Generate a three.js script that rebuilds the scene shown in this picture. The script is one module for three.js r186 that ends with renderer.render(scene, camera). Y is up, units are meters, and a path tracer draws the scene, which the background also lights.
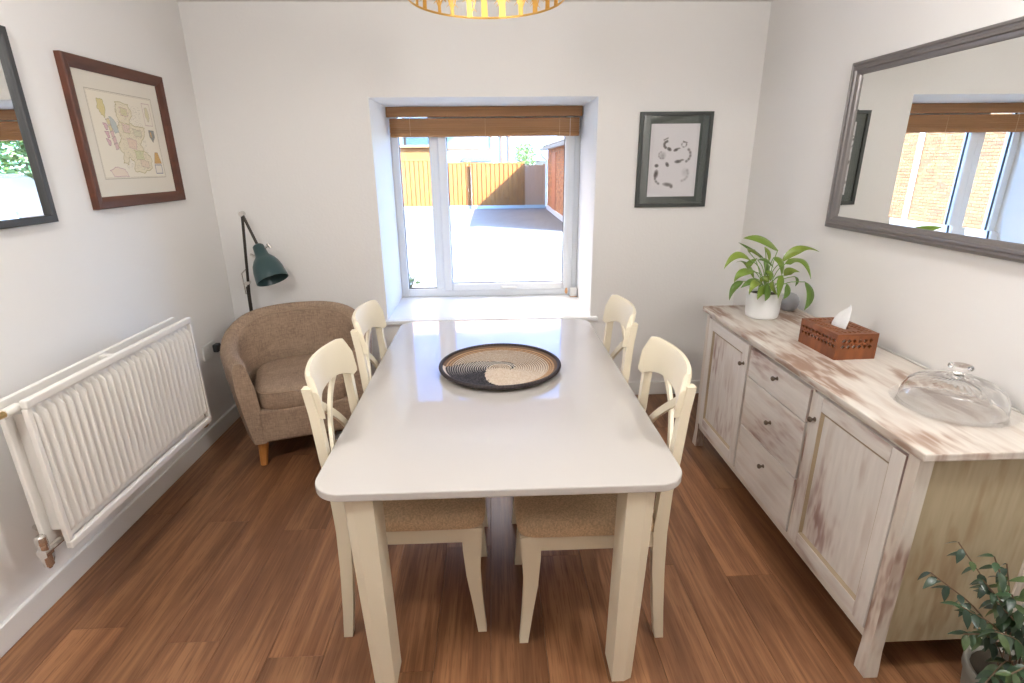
import * as THREE from 'three';
import { Sky } from 'three/addons/objects/Sky.js';
import { RoundedBoxGeometry } from 'three/addons/geometries/RoundedBoxGeometry.js';
import { mergeGeometries, toCreasedNormals } from 'three/addons/utils/BufferGeometryUtils.js';

// ---------------------------------------------------------------- camera, sky, sun, exposure
const scene = new THREE.Scene();
const D = Math.PI / 180;
const camera = new THREE.PerspectiveCamera(65.46, 1024 / 683, 0.05, 400);
camera.position.set(0, 1.604, 0);
camera.rotation.set(-18.52 * D, -2.04 * D, -0.59 * D, 'YXZ');
scene.add(camera);

const renderer = new THREE.WebGLRenderer();
renderer.toneMapping = THREE.LinearToneMapping;
renderer.toneMappingExposure = 4;
renderer.shadowMap.enabled = true;

const sunDir = new THREE.Vector3(1.15, 1, 0.8).normalize();
const sky = new Sky();
sky.name = 'sky';
sky.scale.setScalar(300);
sky.userData = { kind: 'structure', label: 'clear bright sky', category: 'sky' };
sky.material.uniforms.turbidity.value = 10;
sky.material.uniforms.rayleigh.value = 0.7;
sky.material.uniforms.mieCoefficient.value = 0.005;
sky.material.uniforms.mieDirectionalG.value = 0.75;
sky.material.uniforms.sunPosition.value.copy(sunDir);
scene.add(sky);
scene.environmentIntensity = 1.4;
const sun = new THREE.DirectionalLight(new THREE.Color(1, 0.95, 0.87), 15);
sun.name = 'sun';
sun.position.copy(sunDir).multiplyScalar(40).add(new THREE.Vector3(0, 0, -10));
sun.target.position.set(0, 0, -10);
sun.castShadow = true;
sun.shadow.mapSize.set(2048, 2048);
Object.assign(sun.shadow.camera, { left: -30, right: 30, top: 30, bottom: -30, near: 1, far: 90 });
scene.add(sun, sun.target);

// ---------------------------------------------------------------- helpers
let seed = 7;
const rnd = () => { seed = (seed * 1664525 + 1013904223) >>> 0; return seed / 4294967296; };
const rr = (a, b) => a + (b - a) * rnd();
const V = (x, y, z) => new THREE.Vector3(x, y, z);
const taken = {};
const numbered = (n) => { const k = taken[n] = (taken[n] ?? -1) + 1; return k ? n + '_' + String(k).padStart(3, '0') : n; };
function mesh(name, geo, mat, parent = scene) {
  const g = Array.isArray(geo) ? merge(geo) : geo;
  const m = new THREE.Mesh(g, mat);
  m.name = parent === scene ? numbered(name) : name;
  m.castShadow = m.receiveShadow = true;
  parent.add(m);
  return m;
}
function merge(list) {
  return mergeGeometries(list.map((g) => {
    const n = g.index ? g.toNonIndexed() : g;
    const o = new THREE.BufferGeometry();
    o.setAttribute('position', n.attributes.position);
    o.setAttribute('normal', n.attributes.normal);
    o.setAttribute('uv', n.attributes.uv ?? new THREE.BufferAttribute(new Float32Array(n.attributes.position.count * 2), 2));
    if (n.attributes.color) o.setAttribute('color', n.attributes.color);
    return o;
  }));
}
function tag(o, label, category, group) { Object.assign(o.userData, { label, category }); if (group) o.userData.group = group; return o; }
function thing(name, label, category, pos = [0, 0, 0], turn = 0, group) {
  const o = new THREE.Group();
  o.name = numbered(name); o.position.set(...pos); o.rotation.y = turn;
  scene.add(o);
  return tag(o, label, category, group);
}
function struct(name, label, category, geo, mat) {
  const o = geo ? mesh(name, geo, mat) : Object.assign(new THREE.Group(), { name });
  if (!geo) scene.add(o);
  Object.assign(o.userData, { kind: 'structure', label, category });
  return o;
}
// box-projected uv in metres; the grain axis ('x' 'y' 'z') runs along v
function uvm(geo, grain = 'y', off = [0, 0]) {
  const g = geo.index ? geo.toNonIndexed() : geo;
  const p = g.attributes.position, uv = new Float32Array(p.count * 2);
  const a = new THREE.Vector3(), b = new THREE.Vector3(), c = new THREE.Vector3();
  const gi = 'xyz'.indexOf(grain);
  for (let i = 0; i < p.count; i += 3) {
    a.fromBufferAttribute(p, i); b.fromBufferAttribute(p, i + 1); c.fromBufferAttribute(p, i + 2);
    const n = b.clone().sub(a).cross(c.clone().sub(a));
    const w = [Math.abs(n.x), Math.abs(n.y), Math.abs(n.z)];
    const k = w.indexOf(Math.max(...w));
    const ax = [0, 1, 2].filter((q) => q !== k);
    let [s, t] = ax;
    if (s === gi) [s, t] = [t, s];
    [a, b, c].forEach((q, j) => {
      uv[(i + j) * 2] = q.getComponent(s) + off[0]; uv[(i + j) * 2 + 1] = q.getComponent(t) + off[1];
    });
  }
  g.setAttribute('uv', new THREE.BufferAttribute(uv, 2));
  return g;
}
// box given by its two corners, edges rounded by r
function bx(x0, x1, y0, y1, z0, z1, r = 0.003, seg = 1) {
  const w = Math.abs(x1 - x0), h = Math.abs(y1 - y0), d = Math.abs(z1 - z0);
  const g = r > 0 ? new RoundedBoxGeometry(w, h, d, seg, Math.min(r, w / 2.05, h / 2.05, d / 2.05)) : new THREE.BoxGeometry(w, h, d);
  g.translate((x0 + x1) / 2, (y0 + y1) / 2, (z0 + z1) / 2);
  return g;
}
const tube = (pts, r, seg = 24, rad = 8) => new THREE.TubeGeometry(new THREE.CatmullRomCurve3(pts), seg, r, rad);
function rod(a, b, r0, r1 = r0, rad = 16) {
  const d = b.clone().sub(a), g = new THREE.CylinderGeometry(r1, r0, d.length(), rad);
  g.applyQuaternion(new THREE.Quaternion().setFromUnitVectors(V(0, 1, 0), d.clone().normalize()));
  return g.translate((a.x + b.x) / 2, (a.y + b.y) / 2, (a.z + b.z) / 2);
}
const lathe = (pts, seg = 48) => new THREE.LatheGeometry(pts.map(([x, y]) => new THREE.Vector2(x, y)), seg);
// surface from a grid of points rows[i][j]; closed in j when wrap
function grid(rows, wrap = false, creased = 0.7) {
  const pos = [], uv = [], idx = [], n = rows[0].length;
  rows.forEach((r, i) => r.forEach((q, j) => { pos.push(q.x, q.y, q.z); uv.push(i / (rows.length - 1), j / (n - 1)); }));
  for (let i = 0; i < rows.length - 1; i++) for (let j = 0; j < (wrap ? n : n - 1); j++) {
    const a = i * n + j, b = i * n + (j + 1) % n, c = a + n, d = b + n;
    idx.push(a, c, b, b, c, d);
  }
  const g = new THREE.BufferGeometry();
  g.setAttribute('position', new THREE.Float32BufferAttribute(pos, 3));
  g.setAttribute('uv', new THREE.Float32BufferAttribute(uv, 2));
  g.setIndex(idx);
  g.computeVertexNormals();
  return creased ? toCreasedNormals(g, creased) : g;
}
// closed loft: rings of points, capped at both ends
function loft(rings, creased = 0.7) {
  const cap = (r, flip) => {
    const c = r.reduce((s, q) => s.add(q), V(0, 0, 0)).multiplyScalar(1 / r.length), tri = [];
    for (let j = 0; j < r.length; j++) { const a = r[j], b = r[(j + 1) % r.length]; tri.push(...(flip ? [c, b, a] : [c, a, b])); }
    const g = new THREE.BufferGeometry().setFromPoints(tri);
    g.computeVertexNormals();
    return g;
  };
  return merge([grid(rings, true, creased), cap(rings[0], false), cap(rings[rings.length - 1], true)]);
}
// mitred frame moulding round a w x h rectangle in the xy plane, profile = [[inset, height(z)], ...]
function moulding(w, h, profile) {
  const pos = [];
  const ring = ([i, z]) => [V(-w / 2 + i, -h / 2 + i, z), V(w / 2 - i, -h / 2 + i, z), V(w / 2 - i, h / 2 - i, z), V(-w / 2 + i, h / 2 - i, z)];
  for (let k = 0; k < profile.length - 1; k++) {
    const A = ring(profile[k]), B = ring(profile[k + 1]);
    for (let s = 0; s < 4; s++) { const t = (s + 1) % 4; pos.push(A[s], A[t], B[t], A[s], B[t], B[s]); }
  }
  const g = new THREE.BufferGeometry().setFromPoints(pos);
  g.computeVertexNormals();
  return uvm(g, 'x');
}
function roundRect(w, h, r, n) {
  const s = new THREE.Shape();
  s.moveTo(-w / 2 + r, -h / 2); s.lineTo(w / 2 - r, -h / 2); s.absarc(w / 2 - r, -h / 2 + r, r, -Math.PI / 2, 0);
  s.lineTo(w / 2, h / 2 - r); s.absarc(w / 2 - r, h / 2 - r, r, 0, Math.PI / 2);
  s.lineTo(-w / 2 + r, h / 2); s.absarc(-w / 2 + r, h / 2 - r, r, Math.PI / 2, Math.PI);
  s.lineTo(-w / 2, -h / 2 + r); s.absarc(-w / 2 + r, -h / 2 + r, r, Math.PI, 1.5 * Math.PI);
  return s;
}
const extr = (s, depth, bevel = 0, curve = 12) => new THREE.ExtrudeGeometry(s, { depth, bevelEnabled: bevel > 0, bevelSize: bevel, bevelThickness: bevel, bevelSegments: 2, curveSegments: curve });
const poly = (pts) => new THREE.Shape(pts.map(([x, y]) => new THREE.Vector2(x, y)));

// ---------------------------------------------------------------- noise and textures
function hash(x, y, s) { let h = (x * 374761393 + y * 668265263 + s * 2147483647) | 0; h = Math.imul(h ^ (h >>> 13), 1274126177); return ((h ^ (h >>> 16)) >>> 0) / 4294967296; }
function vn(x, y, px, py, s) {   // periodic value noise
  const xi = Math.floor(x), yi = Math.floor(y), fx = x - xi, fy = y - yi, m = (a, n) => ((a % n) + n) % n;
  const u = fx * fx * (3 - 2 * fx), v = fy * fy * (3 - 2 * fy);
  const a = hash(m(xi, px), m(yi, py), s), b = hash(m(xi + 1, px), m(yi, py), s), c = hash(m(xi, px), m(yi + 1, py), s), d = hash(m(xi + 1, px), m(yi + 1, py), s);
  return a + (b - a) * u + (c - a) * v + (a - b - c + d) * u * v;
}
function fbm(u, v, fx, fy, s, oct = 4) {
  let t = 0, a = 0.5, k = 0;
  for (let i = 0; i < oct; i++) { t += a * vn(u * fx, v * fy, fx, fy, s + i); k += a; a *= 0.5; fx *= 2; fy *= 2; }
  return t / k;
}
function tex(w, h, fn, srgb = true) {
  const d = new Uint8Array(w * h * 4);
  for (let j = 0; j < h; j++) for (let i = 0; i < w; i++) {
    const c = fn((i + 0.5) / w, (j + 0.5) / h), k = (j * w + i) * 4;
    d[k] = Math.max(0, Math.min(255, c[0])); d[k + 1] = Math.max(0, Math.min(255, c[1])); d[k + 2] = Math.max(0, Math.min(255, c[2])); d[k + 3] = 255;
  }
  const t = new THREE.DataTexture(d, w, h);
  t.wrapS = t.wrapT = THREE.RepeatWrapping; t.magFilter = THREE.LinearFilter; t.minFilter = THREE.LinearMipmapLinearFilter; t.generateMipmaps = true;
  if (srgb) t.colorSpace = THREE.SRGBColorSpace;
  t.needsUpdate = true;
  return t;
}
const lerp3 = (a, b, t) => [a[0] + (b[0] - a[0]) * t, a[1] + (b[1] - a[1]) * t, a[2] + (b[2] - a[2]) * t];
const sm = (a, b, x) => { const t = Math.max(0, Math.min(1, (x - a) / (b - a))); return t * t * (3 - 2 * t); };
function canvasTex(w, h, draw) {
  const c = document.createElement('canvas'); c.width = w; c.height = h;
  draw(c.getContext('2d'), w, h);
  const t = new THREE.CanvasTexture(c); t.colorSpace = THREE.SRGBColorSpace;
  return t;
}
const std = (o) => new THREE.MeshStandardMaterial(o);
const phy = (o) => new THREE.MeshPhysicalMaterial(o);
const col = (r, g, b) => new THREE.Color().setRGB(r, g, b);

const wallBump = tex(256, 256, (u, v) => { const n = 255 * fbm(u, v, 32, 32, 3, 3); return [n, n, n]; }, false);
const wallBumpB = wallBump.clone(); wallBumpB.repeat.set(3, 3);
const M = {
  wall: std({ color: col(0.82, 0.80, 0.775), roughness: 0.92, bumpMap: wallBumpB, bumpScale: 0.0006 }),
  reveal: std({ color: col(0.84, 0.84, 0.83), roughness: 0.8 }),
  ceiling: std({ color: col(0.85, 0.83, 0.80), roughness: 0.95 }),
  gloss: std({ color: col(0.82, 0.81, 0.78), roughness: 0.35 }),
  upvc: std({ color: col(0.80, 0.82, 0.84), roughness: 0.3 }),
  glass: phy({ color: 0xffffff, transmission: 1, thickness: 0, roughness: 0, ior: 1.45 }),
  gasket: std({ color: col(0.02, 0.02, 0.02), roughness: 0.6 }),
  chrome: std({ color: col(0.75, 0.73, 0.7), metalness: 1, roughness: 0.2 }),
  brass: std({ color: col(0.62, 0.45, 0.22), metalness: 1, roughness: 0.3 }),
  mirror: std({ color: col(0.86, 0.87, 0.85), metalness: 1, roughness: 0.0 }),
  black: std({ color: col(0.02, 0.02, 0.022), roughness: 0.5 }),
  plastic: std({ color: col(0.8, 0.8, 0.78), roughness: 0.4 }),
};

// ---------------------------------------------------------------- the room
const XL = -1.742, XR = 1.667, ZB = -3.52, ZR = 1.7, H = 2.487;
const WX0 = -0.726, WX1 = 0.672, WY0 = 0.6, WY1 = 1.991, ZO = -4.26;

{ // floor: a sub-floor slab and laminate planks along z
  const floor = struct('floor', 'oak brown laminate plank floor', 'floor');
  mesh('subfloor', bx(XL - 0.2, XR + 0.2, -0.2, -0.012, ZO, ZR + 0.2, 0), std({ color: col(0.1, 0.09, 0.08), roughness: 1 }), floor);
  const grain = (s, warm) => tex(256, 1024, (u, v) => {
    const wob = fbm(u, v, 3, 2, s + 50, 3) * 0.5;
    const rings = 0.5 + 0.5 * Math.sin((u * 5 + wob * 6) * 6.283);
    const fine = fbm(u, v, 64, 8, s, 3), pore = fbm(u, v, 128, 20, s + 9, 2), broad = fbm(u, v, 4, 2, s + 20, 3);
    let t = 0.36 * fine + 0.2 * rings * broad * 1.6 + 0.44 * broad;
    let c = lerp3([114, 76, 51], [160, 114, 79], sm(0.2, 0.75, t));
    c = lerp3(c, [82, 46, 24], 0.3 * sm(0.62, 0.8, pore));
    return [c[0] * warm, c[1] * warm, c[2] * warm];
  });
  const mats = [];
  [[1, 0.98], [2, 1.05], [3, 0.93], [4, 1.0]].forEach(([s, w]) => {
    const t = grain(s * 31, w); t.repeat.set(3.1, 0.72);
    mats.push(phy({ map: t, roughness: 0.34, specularIntensity: 0.9, bumpMap: t, bumpScale: 0.0003 }));
  });
  const W = 0.192, L = 1.285;
  const cache = {};
  const x0 = XL - 0.02, rows = Math.ceil((XR - XL + 0.04) / W);
  for (let i = 0; i < rows; i++) {
    let z = ZB - 0.02 - (i * 0.47 % 1) * L;
    const xa = x0 + i * W, xb = Math.min(xa + W, XR + 0.02);
    while (z < ZR) {
      const za = Math.max(z, ZB - 0.02), zb = Math.min(z + L, ZR);
      if (zb - za > 0.05) {
        const key = [(xb - xa).toFixed(3), (zb - za).toFixed(3), Math.floor(rnd() * 3)].join();
        cache[key] ??= uvm(bx(-(xb - xa) / 2 + 0.0004, (xb - xa) / 2 - 0.0004, -0.011, 0, -(zb - za) / 2 + 0.0004, (zb - za) / 2 - 0.0004, 0.0012), 'z', [rnd(), rnd()]);
        const p = mesh('plank', cache[key], mats[Math.floor(rnd() * 4)], floor);
        p.position.set((xa + xb) / 2, 0, (za + zb) / 2);
      }
      z += L;
    }
  }
}
struct('wall_left', 'warm white plaster wall with the radiator', 'wall', bx(XL - 0.2, XL, -0.2, H, ZO, ZR + 0.2, 0), M.wall);
struct('wall_right', 'warm white plaster wall behind the sideboard', 'wall', bx(XR, XR + 0.2, -0.2, H, ZO, ZR + 0.2, 0), M.wall);
struct('wall_back', 'warm white plaster wall round the deep window', 'wall', uvm(merge([
  bx(XL, WX0, -0.2, H, ZO, ZB, 0), bx(WX1, XR, -0.2, H, ZO, ZB, 0), bx(WX0, WX1, WY1, H, ZO, ZB, 0), bx(WX0, WX1, -0.2, WY0 - 0.03, ZO, ZB, 0)])), M.wall);
struct('trim_1', 'white painted lining of the deep window recess', 'trim', [
  bx(WX0, WX0 + 0.004, WY0, WY1, ZO + 0.02, ZB - 0.001, 0), bx(WX1 - 0.004, WX1, WY0, WY1, ZO + 0.02, ZB - 0.001, 0), bx(WX0 + 0.004, WX1 - 0.004, WY1 - 0.004, WY1, ZO + 0.02, ZB - 0.001, 0)], M.reveal);
struct('trim_2', 'glossy white window sill board', 'window sill', [bx(WX0, WX1, WY0 - 0.03, WY0, ZO + 0.02, ZB + 0.001, 0), bx(WX0 - 0.045, WX1 + 0.045, WY0 - 0.03, WY0, ZB + 0.001, ZB + 0.035, 0.008, 2)], std({ color: col(0.84, 0.85, 0.85), roughness: 0.22 }));
struct('ceiling', 'plain white ceiling', 'ceiling', bx(XL - 0.2, XR + 0.2, H, H + 0.25, ZO, ZR + 0.2, 0), M.ceiling);
struct('wall_rear', 'white wall behind the camera', 'wall', [bx(XL, -0.45, -0.2, H, ZR, ZR + 0.2, 0), bx(0.45, XR, -0.2, H, ZR, ZR + 0.2, 0), bx(-0.45, 0.45, 2.05, H, ZR, ZR + 0.2, 0), bx(-0.45, 0.45, -0.2, -0.012, ZR, ZR + 0.2, 0)], M.wall);
function skirting(name, label, pts) {
  struct(name, label, 'baseboard', pts.map(([x0, x1, z0, z1]) => merge([bx(x0, x1, 0, 0.1, z0, z1, 0.005, 2)])), M.gloss);
}
skirting('baseboard_left', 'white skirting board under the radiator', [[XL, XL + 0.018, ZB, ZR]]);
skirting('baseboard_right', 'white skirting board behind the sideboard', [[XR - 0.018, XR, ZB, ZR]]);
skirting('baseboard_back', 'white skirting board under the window', [[XL + 0.018, XR - 0.018, ZB, ZB + 0.018]]);

{ // window: white frame, fixed light on the left, opening sash on the right
  const w = struct('window_1', 'white plastic window looking onto the yard', 'window');
  const z0 = -4.24, z1 = -4.17, za = -4.22, zb = -4.15;
  const fr = (x0, x1, y0, y1) => bx(x0, x1, y0, y1, z0, z1, 0.006, 2);
  mesh('frame', [fr(WX0 + 0.004, -0.668, WY0, WY1 - 0.004), fr(0.62, WX1 - 0.004, WY0, WY1 - 0.004), fr(-0.668, 0.62, WY0, 0.662), fr(-0.668, 0.62, 1.93, WY1 - 0.004)], M.upvc, w);
  mesh('mullion', fr(-0.445, -0.375, 0.662, 1.93), M.upvc, w);
  const sash = mesh('sash', [bx(-0.385, -0.318, 0.645, 1.94, za, zb, 0.012, 2), bx(0.558, 0.632, 0.645, 1.94, za, zb, 0.012, 2), bx(-0.318, 0.558, 0.645, 0.703, za, zb, 0.012, 2), bx(-0.318, 0.558, 1.87, 1.94, za, zb, 0.012, 2)], M.upvc, w);
  mesh('gasket', [bx(-0.318, -0.314, 0.703, 1.87, -4.195, -4.18, 0), bx(0.554, 0.558, 0.703, 1.87, -4.195, -4.18, 0), bx(-0.314, 0.554, 0.703, 0.707, -4.195, -4.18, 0)], M.gasket, sash);
  mesh('pane', bx(-0.314, 0.554, 0.707, 1.87, -4.19, -4.1899, 0), M.glass, sash);
  mesh('handle', [bx(0.06, 0.11, 0.66, 0.685, zb, zb + 0.012, 0.004), bx(0.075, 0.19, 0.664, 0.682, zb + 0.012, zb + 0.03, 0.007, 2)], M.plastic, sash);
  mesh('gasket', [bx(-0.668, -0.664, 0.662, 1.93, -4.205, -4.19, 0), bx(-0.449, -0.445, 0.662, 1.93, -4.205, -4.19, 0), bx(-0.664, -0.449, 0.662, 0.668, -4.205, -4.19, 0)], M.gasket, w);
  mesh('pane', bx(-0.664, -0.449, 0.668, 1.93, -4.2, -4.1999, 0), M.glass, w);
}
{ // closed panelled door behind the camera
  const d = struct('door_1', 'white panelled door behind the camera', 'door');
  mesh('frame', [bx(-0.45, -0.41, -0.011, 2.05, ZR, ZR + 0.2, 0.003), bx(0.41, 0.45, -0.011, 2.05, ZR, ZR + 0.2, 0.003), bx(-0.41, 0.41, 2.01, 2.05, ZR, ZR + 0.2, 0.003)], M.gloss, d);
  const leaf = mesh('door_leaf', bx(-0.407, 0.407, -0.008, 2.006, ZR + 0.05, ZR + 0.09, 0.003), M.gloss, d);
  for (const x of [-0.2, 0.2]) for (const [y0, y1] of [[0.2, 0.9], [1.05, 1.85]]) mesh('panel', bx(x - 0.13, x + 0.13, y0, y1, ZR + 0.042, ZR + 0.05, 0.004), M.gloss, leaf);
  mesh('handle', [rod(V(0.35, 1.0, ZR + 0.05), V(0.35, 1.0, ZR + 0.0), 0.009), rod(V(0.355, 1.0, ZR), V(0.24, 1.0, ZR), 0.008)], M.chrome, leaf);
}

// ---------------------------------------------------------------- globe ceiling lights in front of the pendant, above the camera's view
function globeLight(label, x, z) {
  const warm = new THREE.Color(1, 0.99, 0.975);
  const g = thing('globe_light', label, 'ceiling light', [x, H, z], 0, 'opal globe ceiling lights');
  mesh('ceiling_plate', lathe([[0, -0.022], [0.05, -0.02], [0.065, -0.006], [0.066, 0], [0, 0]], 32), M.chrome, g);
  mesh('stem', rod(V(0, -0.02, 0), V(0, -0.08, 0), 0.012), M.chrome, g);
  mesh('globe', new THREE.SphereGeometry(0.12, 40, 24).translate(0, -0.195, 0), std({ color: col(0.8, 0.8, 0.8), emissive: warm, emissiveIntensity: 0.8, roughness: 0.4 }), g);
  const l = new THREE.PointLight(warm, GLOBE); l.position.set(0, -0.195, 0); l.shadow.radius = 5.5; l.castShadow = true; l.name = 'globe_bulb';
  g.add(l);
}
const GLOBE = 0.93;
globeLight('opal globe ceiling light on the radiator side', -1.1, -0.8);
globeLight('opal globe ceiling light on the sideboard side', 1.1, -0.8);

// ---------------------------------------------------------------- the yard outside
const GY = -0.06;
struct('ground', 'pale concrete yard outside', 'ground', uvm(merge([bx(-60, 60, GY - 0.3, GY, -90, ZO - 0.001, 0), bx(-60, 60, GY - 0.3, GY, ZR + 0.2, 60, 0)]), 'z'),
  std({ map: (() => { const t = tex(256, 256, (u, v) => { const n = 70 + 26 * fbm(u, v, 16, 16, 91, 4) + 14 * fbm(u, v, 128, 128, 5, 1); return [n, n * 0.975, n * 0.94]; }); t.repeat.set(0.5, 0.5); return t; })(), roughness: 0.95 }));

const redBrick = [[0.42, 0.15, 0.055], [0.46, 0.18, 0.06], [0.37, 0.13, 0.05], [0.5, 0.2, 0.08]];
const brownBrick = [[0.085, 0.036, 0.009], [0.1, 0.043, 0.011], [0.075, 0.031, 0.008], [0.11, 0.048, 0.013]];
const brickMat = std({ vertexColors: true, roughness: 0.9 });
const mortarMat = std({ color: col(0.26, 0.2, 0.14), roughness: 0.95 });
// bricks standing on a vertical face; length along the axis, facing out by dir
function bricks(x, y0, y1, za, zb, dir, tones) {
  const list = [], bl = 0.225, bh = 0.075;
  for (let r = 0, y = y0; y + bh <= y1 + 0.001; y += bh, r++) for (let z = za + (r % 2 ? -bl / 2 : 0); z < zb; z += bl) {
    const a = Math.max(z, za), b = Math.min(z + bl - 0.01, zb);
    if (b - a < 0.03) continue;
    const g = new THREE.BoxGeometry(0.02, bh - 0.01, b - a).translate(x + dir * 0.01, y + bh / 2, (a + b) / 2).toNonIndexed();
    const t = tones[Math.floor(rnd() * 4)], k = rr(0.85, 1.15), c = new Float32Array(g.attributes.position.count * 3);
    for (let i = 0; i < c.length; i += 3) { c[i] = t[0] * k; c[i + 1] = t[1] * k; c[i + 2] = t[2] * k; }
    g.setAttribute('color', new THREE.BufferAttribute(c, 3));
    list.push(g);
  }
  return merge(list);
}
{ // garage on the right
  const g = thing('brick_garage', 'brick garage with grey eaves at the right of the yard', 'garage', [0, GY, 0]);
  const z0 = -20.9, z1 = -13.5, x0 = 2.15, x1 = 6.4, eave = 2.25, ridge = 3.6;
  const gable = poly([[x0 + 0.02, 0], [x1, 0], [x1, eave], [(x0 + x1) / 2, ridge], [x0 + 0.02, eave]]);
  mesh('wall', extr(gable, z1 - z0).translate(0, 0, z0), mortarMat, g);
  const b = mesh('brickwork', bricks(x0 + 0.02, 0.15, eave, z0, z1, -1, redBrick), brickMat, g); b.userData.kind = 'stuff';
  mesh('plinth', bx(x0 - 0.04, x0 + 0.02, 0, 0.15, z0, z1, 0), std({ color: col(0.55, 0.55, 0.55), roughness: 0.9 }), g);
  const over = 0.18, k = (ridge - eave) / ((x1 - x0) / 2);
  const slab = (s) => {
    const c = (x0 + x1) / 2, e = s < 0 ? x0 - over : x1 + over, ye = eave - over * k;
    return extr(poly(s < 0 ? [[e, ye + 0.02], [c, ridge + 0.02], [c, ridge + 0.14], [e, ye + 0.12]] : [[c, ridge + 0.02], [e, ye + 0.02], [e, ye + 0.12], [c, ridge + 0.14]]), z1 - z0 + 0.3).translate(0, 0, z0 - 0.15);
  };
  mesh('roof', [slab(-1), slab(1)], std({ color: col(0.12, 0.11, 0.10), roughness: 0.9 }), g);
  mesh('gutter', bx(x0 - over - 0.1, x0 - over, eave - over * k - 0.04, eave - over * k + 0.06, z0 - 0.15, z1 + 0.15, 0.02), std({ color: col(0.14, 0.13, 0.12), roughness: 0.5 }), g);
  mesh('downpipe', tube([V(x0 - over - 0.05, eave - 0.2, z0 - 0.08), V(x0 - over - 0.05, eave - 0.32, z0 - 0.08), V(x0 - 0.05, eave - 0.5, z0 - 0.02), V(x0 - 0.05, eave - 0.7, z0 - 0.02), V(x0 - 0.05, 0.1, z0 - 0.02)], 0.035), M.plastic, g);
  mesh('door', [bx(x0 - 0.03, x0 + 0.02, 0.15, 2.0, -19.2, -18.2, 0.01)], std({ color: col(0.44, 0.14, 0.05), roughness: 0.6 }), g);
}
const fenceTex = tex(128, 256, (u, v) => { const n = fbm(u, v, 24, 4, 61, 3); return lerp3([112, 60, 12], [148, 86, 22], n); });
const fenceMat = std({ map: fenceTex, roughness: 0.85 });
const gateMat = std({ color: col(0.42, 0.2, 0.1), roughness: 0.85 });
function fencePanel(name, label, cat, x0, x1, z, h, mat, group) {
  const g = thing(name, label, cat, [(x0 + x1) / 2, GY, z], 0, group), w = x1 - x0, list = [];
  const n = Math.round(w / 0.085), bw = w / n;
  for (let i = 0; i < n; i++) list.push(bx(-w / 2 + i * bw - (i % 2) * 0.012, -w / 2 + (i + 1) * bw + (i % 2) * 0.012, 0.12, h - 0.05 + (i % 2) * 0.01, -0.01, 0.012 + (i % 2) * 0.022, 0.004));
  const b = mesh('boards', uvm(merge(list), 'y', [rnd(), rnd()]), mat, g); b.userData.kind = 'stuff';
  mesh('gravel_board', bx(-w / 2, w / 2, 0, 0.12, -0.02, 0.04, 0.004), std({ color: col(0.4, 0.38, 0.34), roughness: 0.95 }), g);
  mesh('rail', bx(-w / 2, w / 2, h - 0.05, h, -0.04, 0.04, 0.006), mat, g);
  mesh('post', bx(w / 2 - 0.09, w / 2, 0, h + 0.04, -0.12, -0.02, 0.006), mat, g);
}
const fg = 'orange timber fence panels across the yard';
fencePanel('fence_panel', 'sunlit orange fence panel left of the window mullion', 'fence', -3.95, -2.0, -21.25, 1.83, fenceMat, fg);
fencePanel('fence_panel', 'orange fence panel set back just right of the mullion', 'fence', -2.0, -0.76, -21.5, 1.72, fenceMat, fg);
fencePanel('fence_panel', 'orange fence panel crossed by the diagonal garage shadow', 'fence', -0.74, 1.3, -21.35, 1.7, fenceMat, fg);
fencePanel('yard_gate', 'grey brown timber gate in shade beside the garage', 'gate', 1.305, 2.13, -21.45, 1.6, gateMat);
{ // shed roof just above the left fence panel
  const g = thing('garden_shed', 'orange timber shed showing its roof above the left fence', 'shed', [-3.3, GY, -23.2]);
  mesh('wall', bx(-1.1, 1.1, 0, 2.3, -0.8, 0.8, 0.01), fenceMat, g);
  mesh('roof', extr(poly([[-1.3, 2.3], [1.3, 2.3], [1.3, 2.38], [-1.3, 2.38]]), 1.9).translate(0, 0, -0.95), std({ color: col(0.3, 0.14, 0.05), roughness: 0.9 }), g);
}
const paleWall = std({ color: col(0.5, 0.46, 0.4), roughness: 0.9 });
const tanTrim = std({ color: col(0.075, 0.034, 0.013), roughness: 0.7 });
const housePane = std({ color: col(0.06, 0.06, 0.06), roughness: 0.03 });
{ // house beyond the fence
  const g = thing('neighbour_house', 'pale rendered house with wide windows beyond the fence', 'house', [0, GY, -30]);
  mesh('wall', bx(-12, 1.15, 0, 6, -6, 0, 0), paleWall, g);
  mesh('roof', extr(poly([[0.6, 5.9], [-3, 8.4], [-6.6, 5.9]]), 13.6).rotateY(Math.PI / 2).translate(-12.2, 0, -0 ), std({ color: col(0.3, 0.16, 0.1), roughness: 0.9 }), g);
  for (const [a, b, y0, y1] of [[-4.4, -2.95, 2.46, 4.0], [-2.4, 0.02, 2.46, 4.0], [-7.2, -5.4, 2.46, 4.0]]) {
    const f = mesh('window', [bx(a - 0.1, b + 0.1, y0 - 0.1, y0, 0, 0.08, 0), bx(a - 0.1, b + 0.1, y1, y1 + 0.1, 0, 0.08, 0), bx(a - 0.1, a, y0, y1, 0, 0.08, 0), bx(b, b + 0.1, y0, y1, 0, 0.08, 0)], tanTrim, g);
    mesh('pane', bx(a, b, y0, y1, 0, 0.02, 0), housePane, f);
  }
  mesh('porch_canopy', bx(-1.45, 0.1, 1.78, 2.0, 0, 0.9, 0.01), std({ color: col(0.05, 0.075, 0.11), roughness: 0.7 }), g);
  for (const x of [-1.4, 0.05]) mesh('porch_post', bx(x - 0.04, x + 0.04, 0, 1.78, 0.8, 0.88, 0), tanTrim, g);
  for (const x of [0.62, 1.02]) mesh('pilaster', bx(x - 0.06, x + 0.06, 0, 6, 0, 0.1, 0), tanTrim, g);
}
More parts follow.
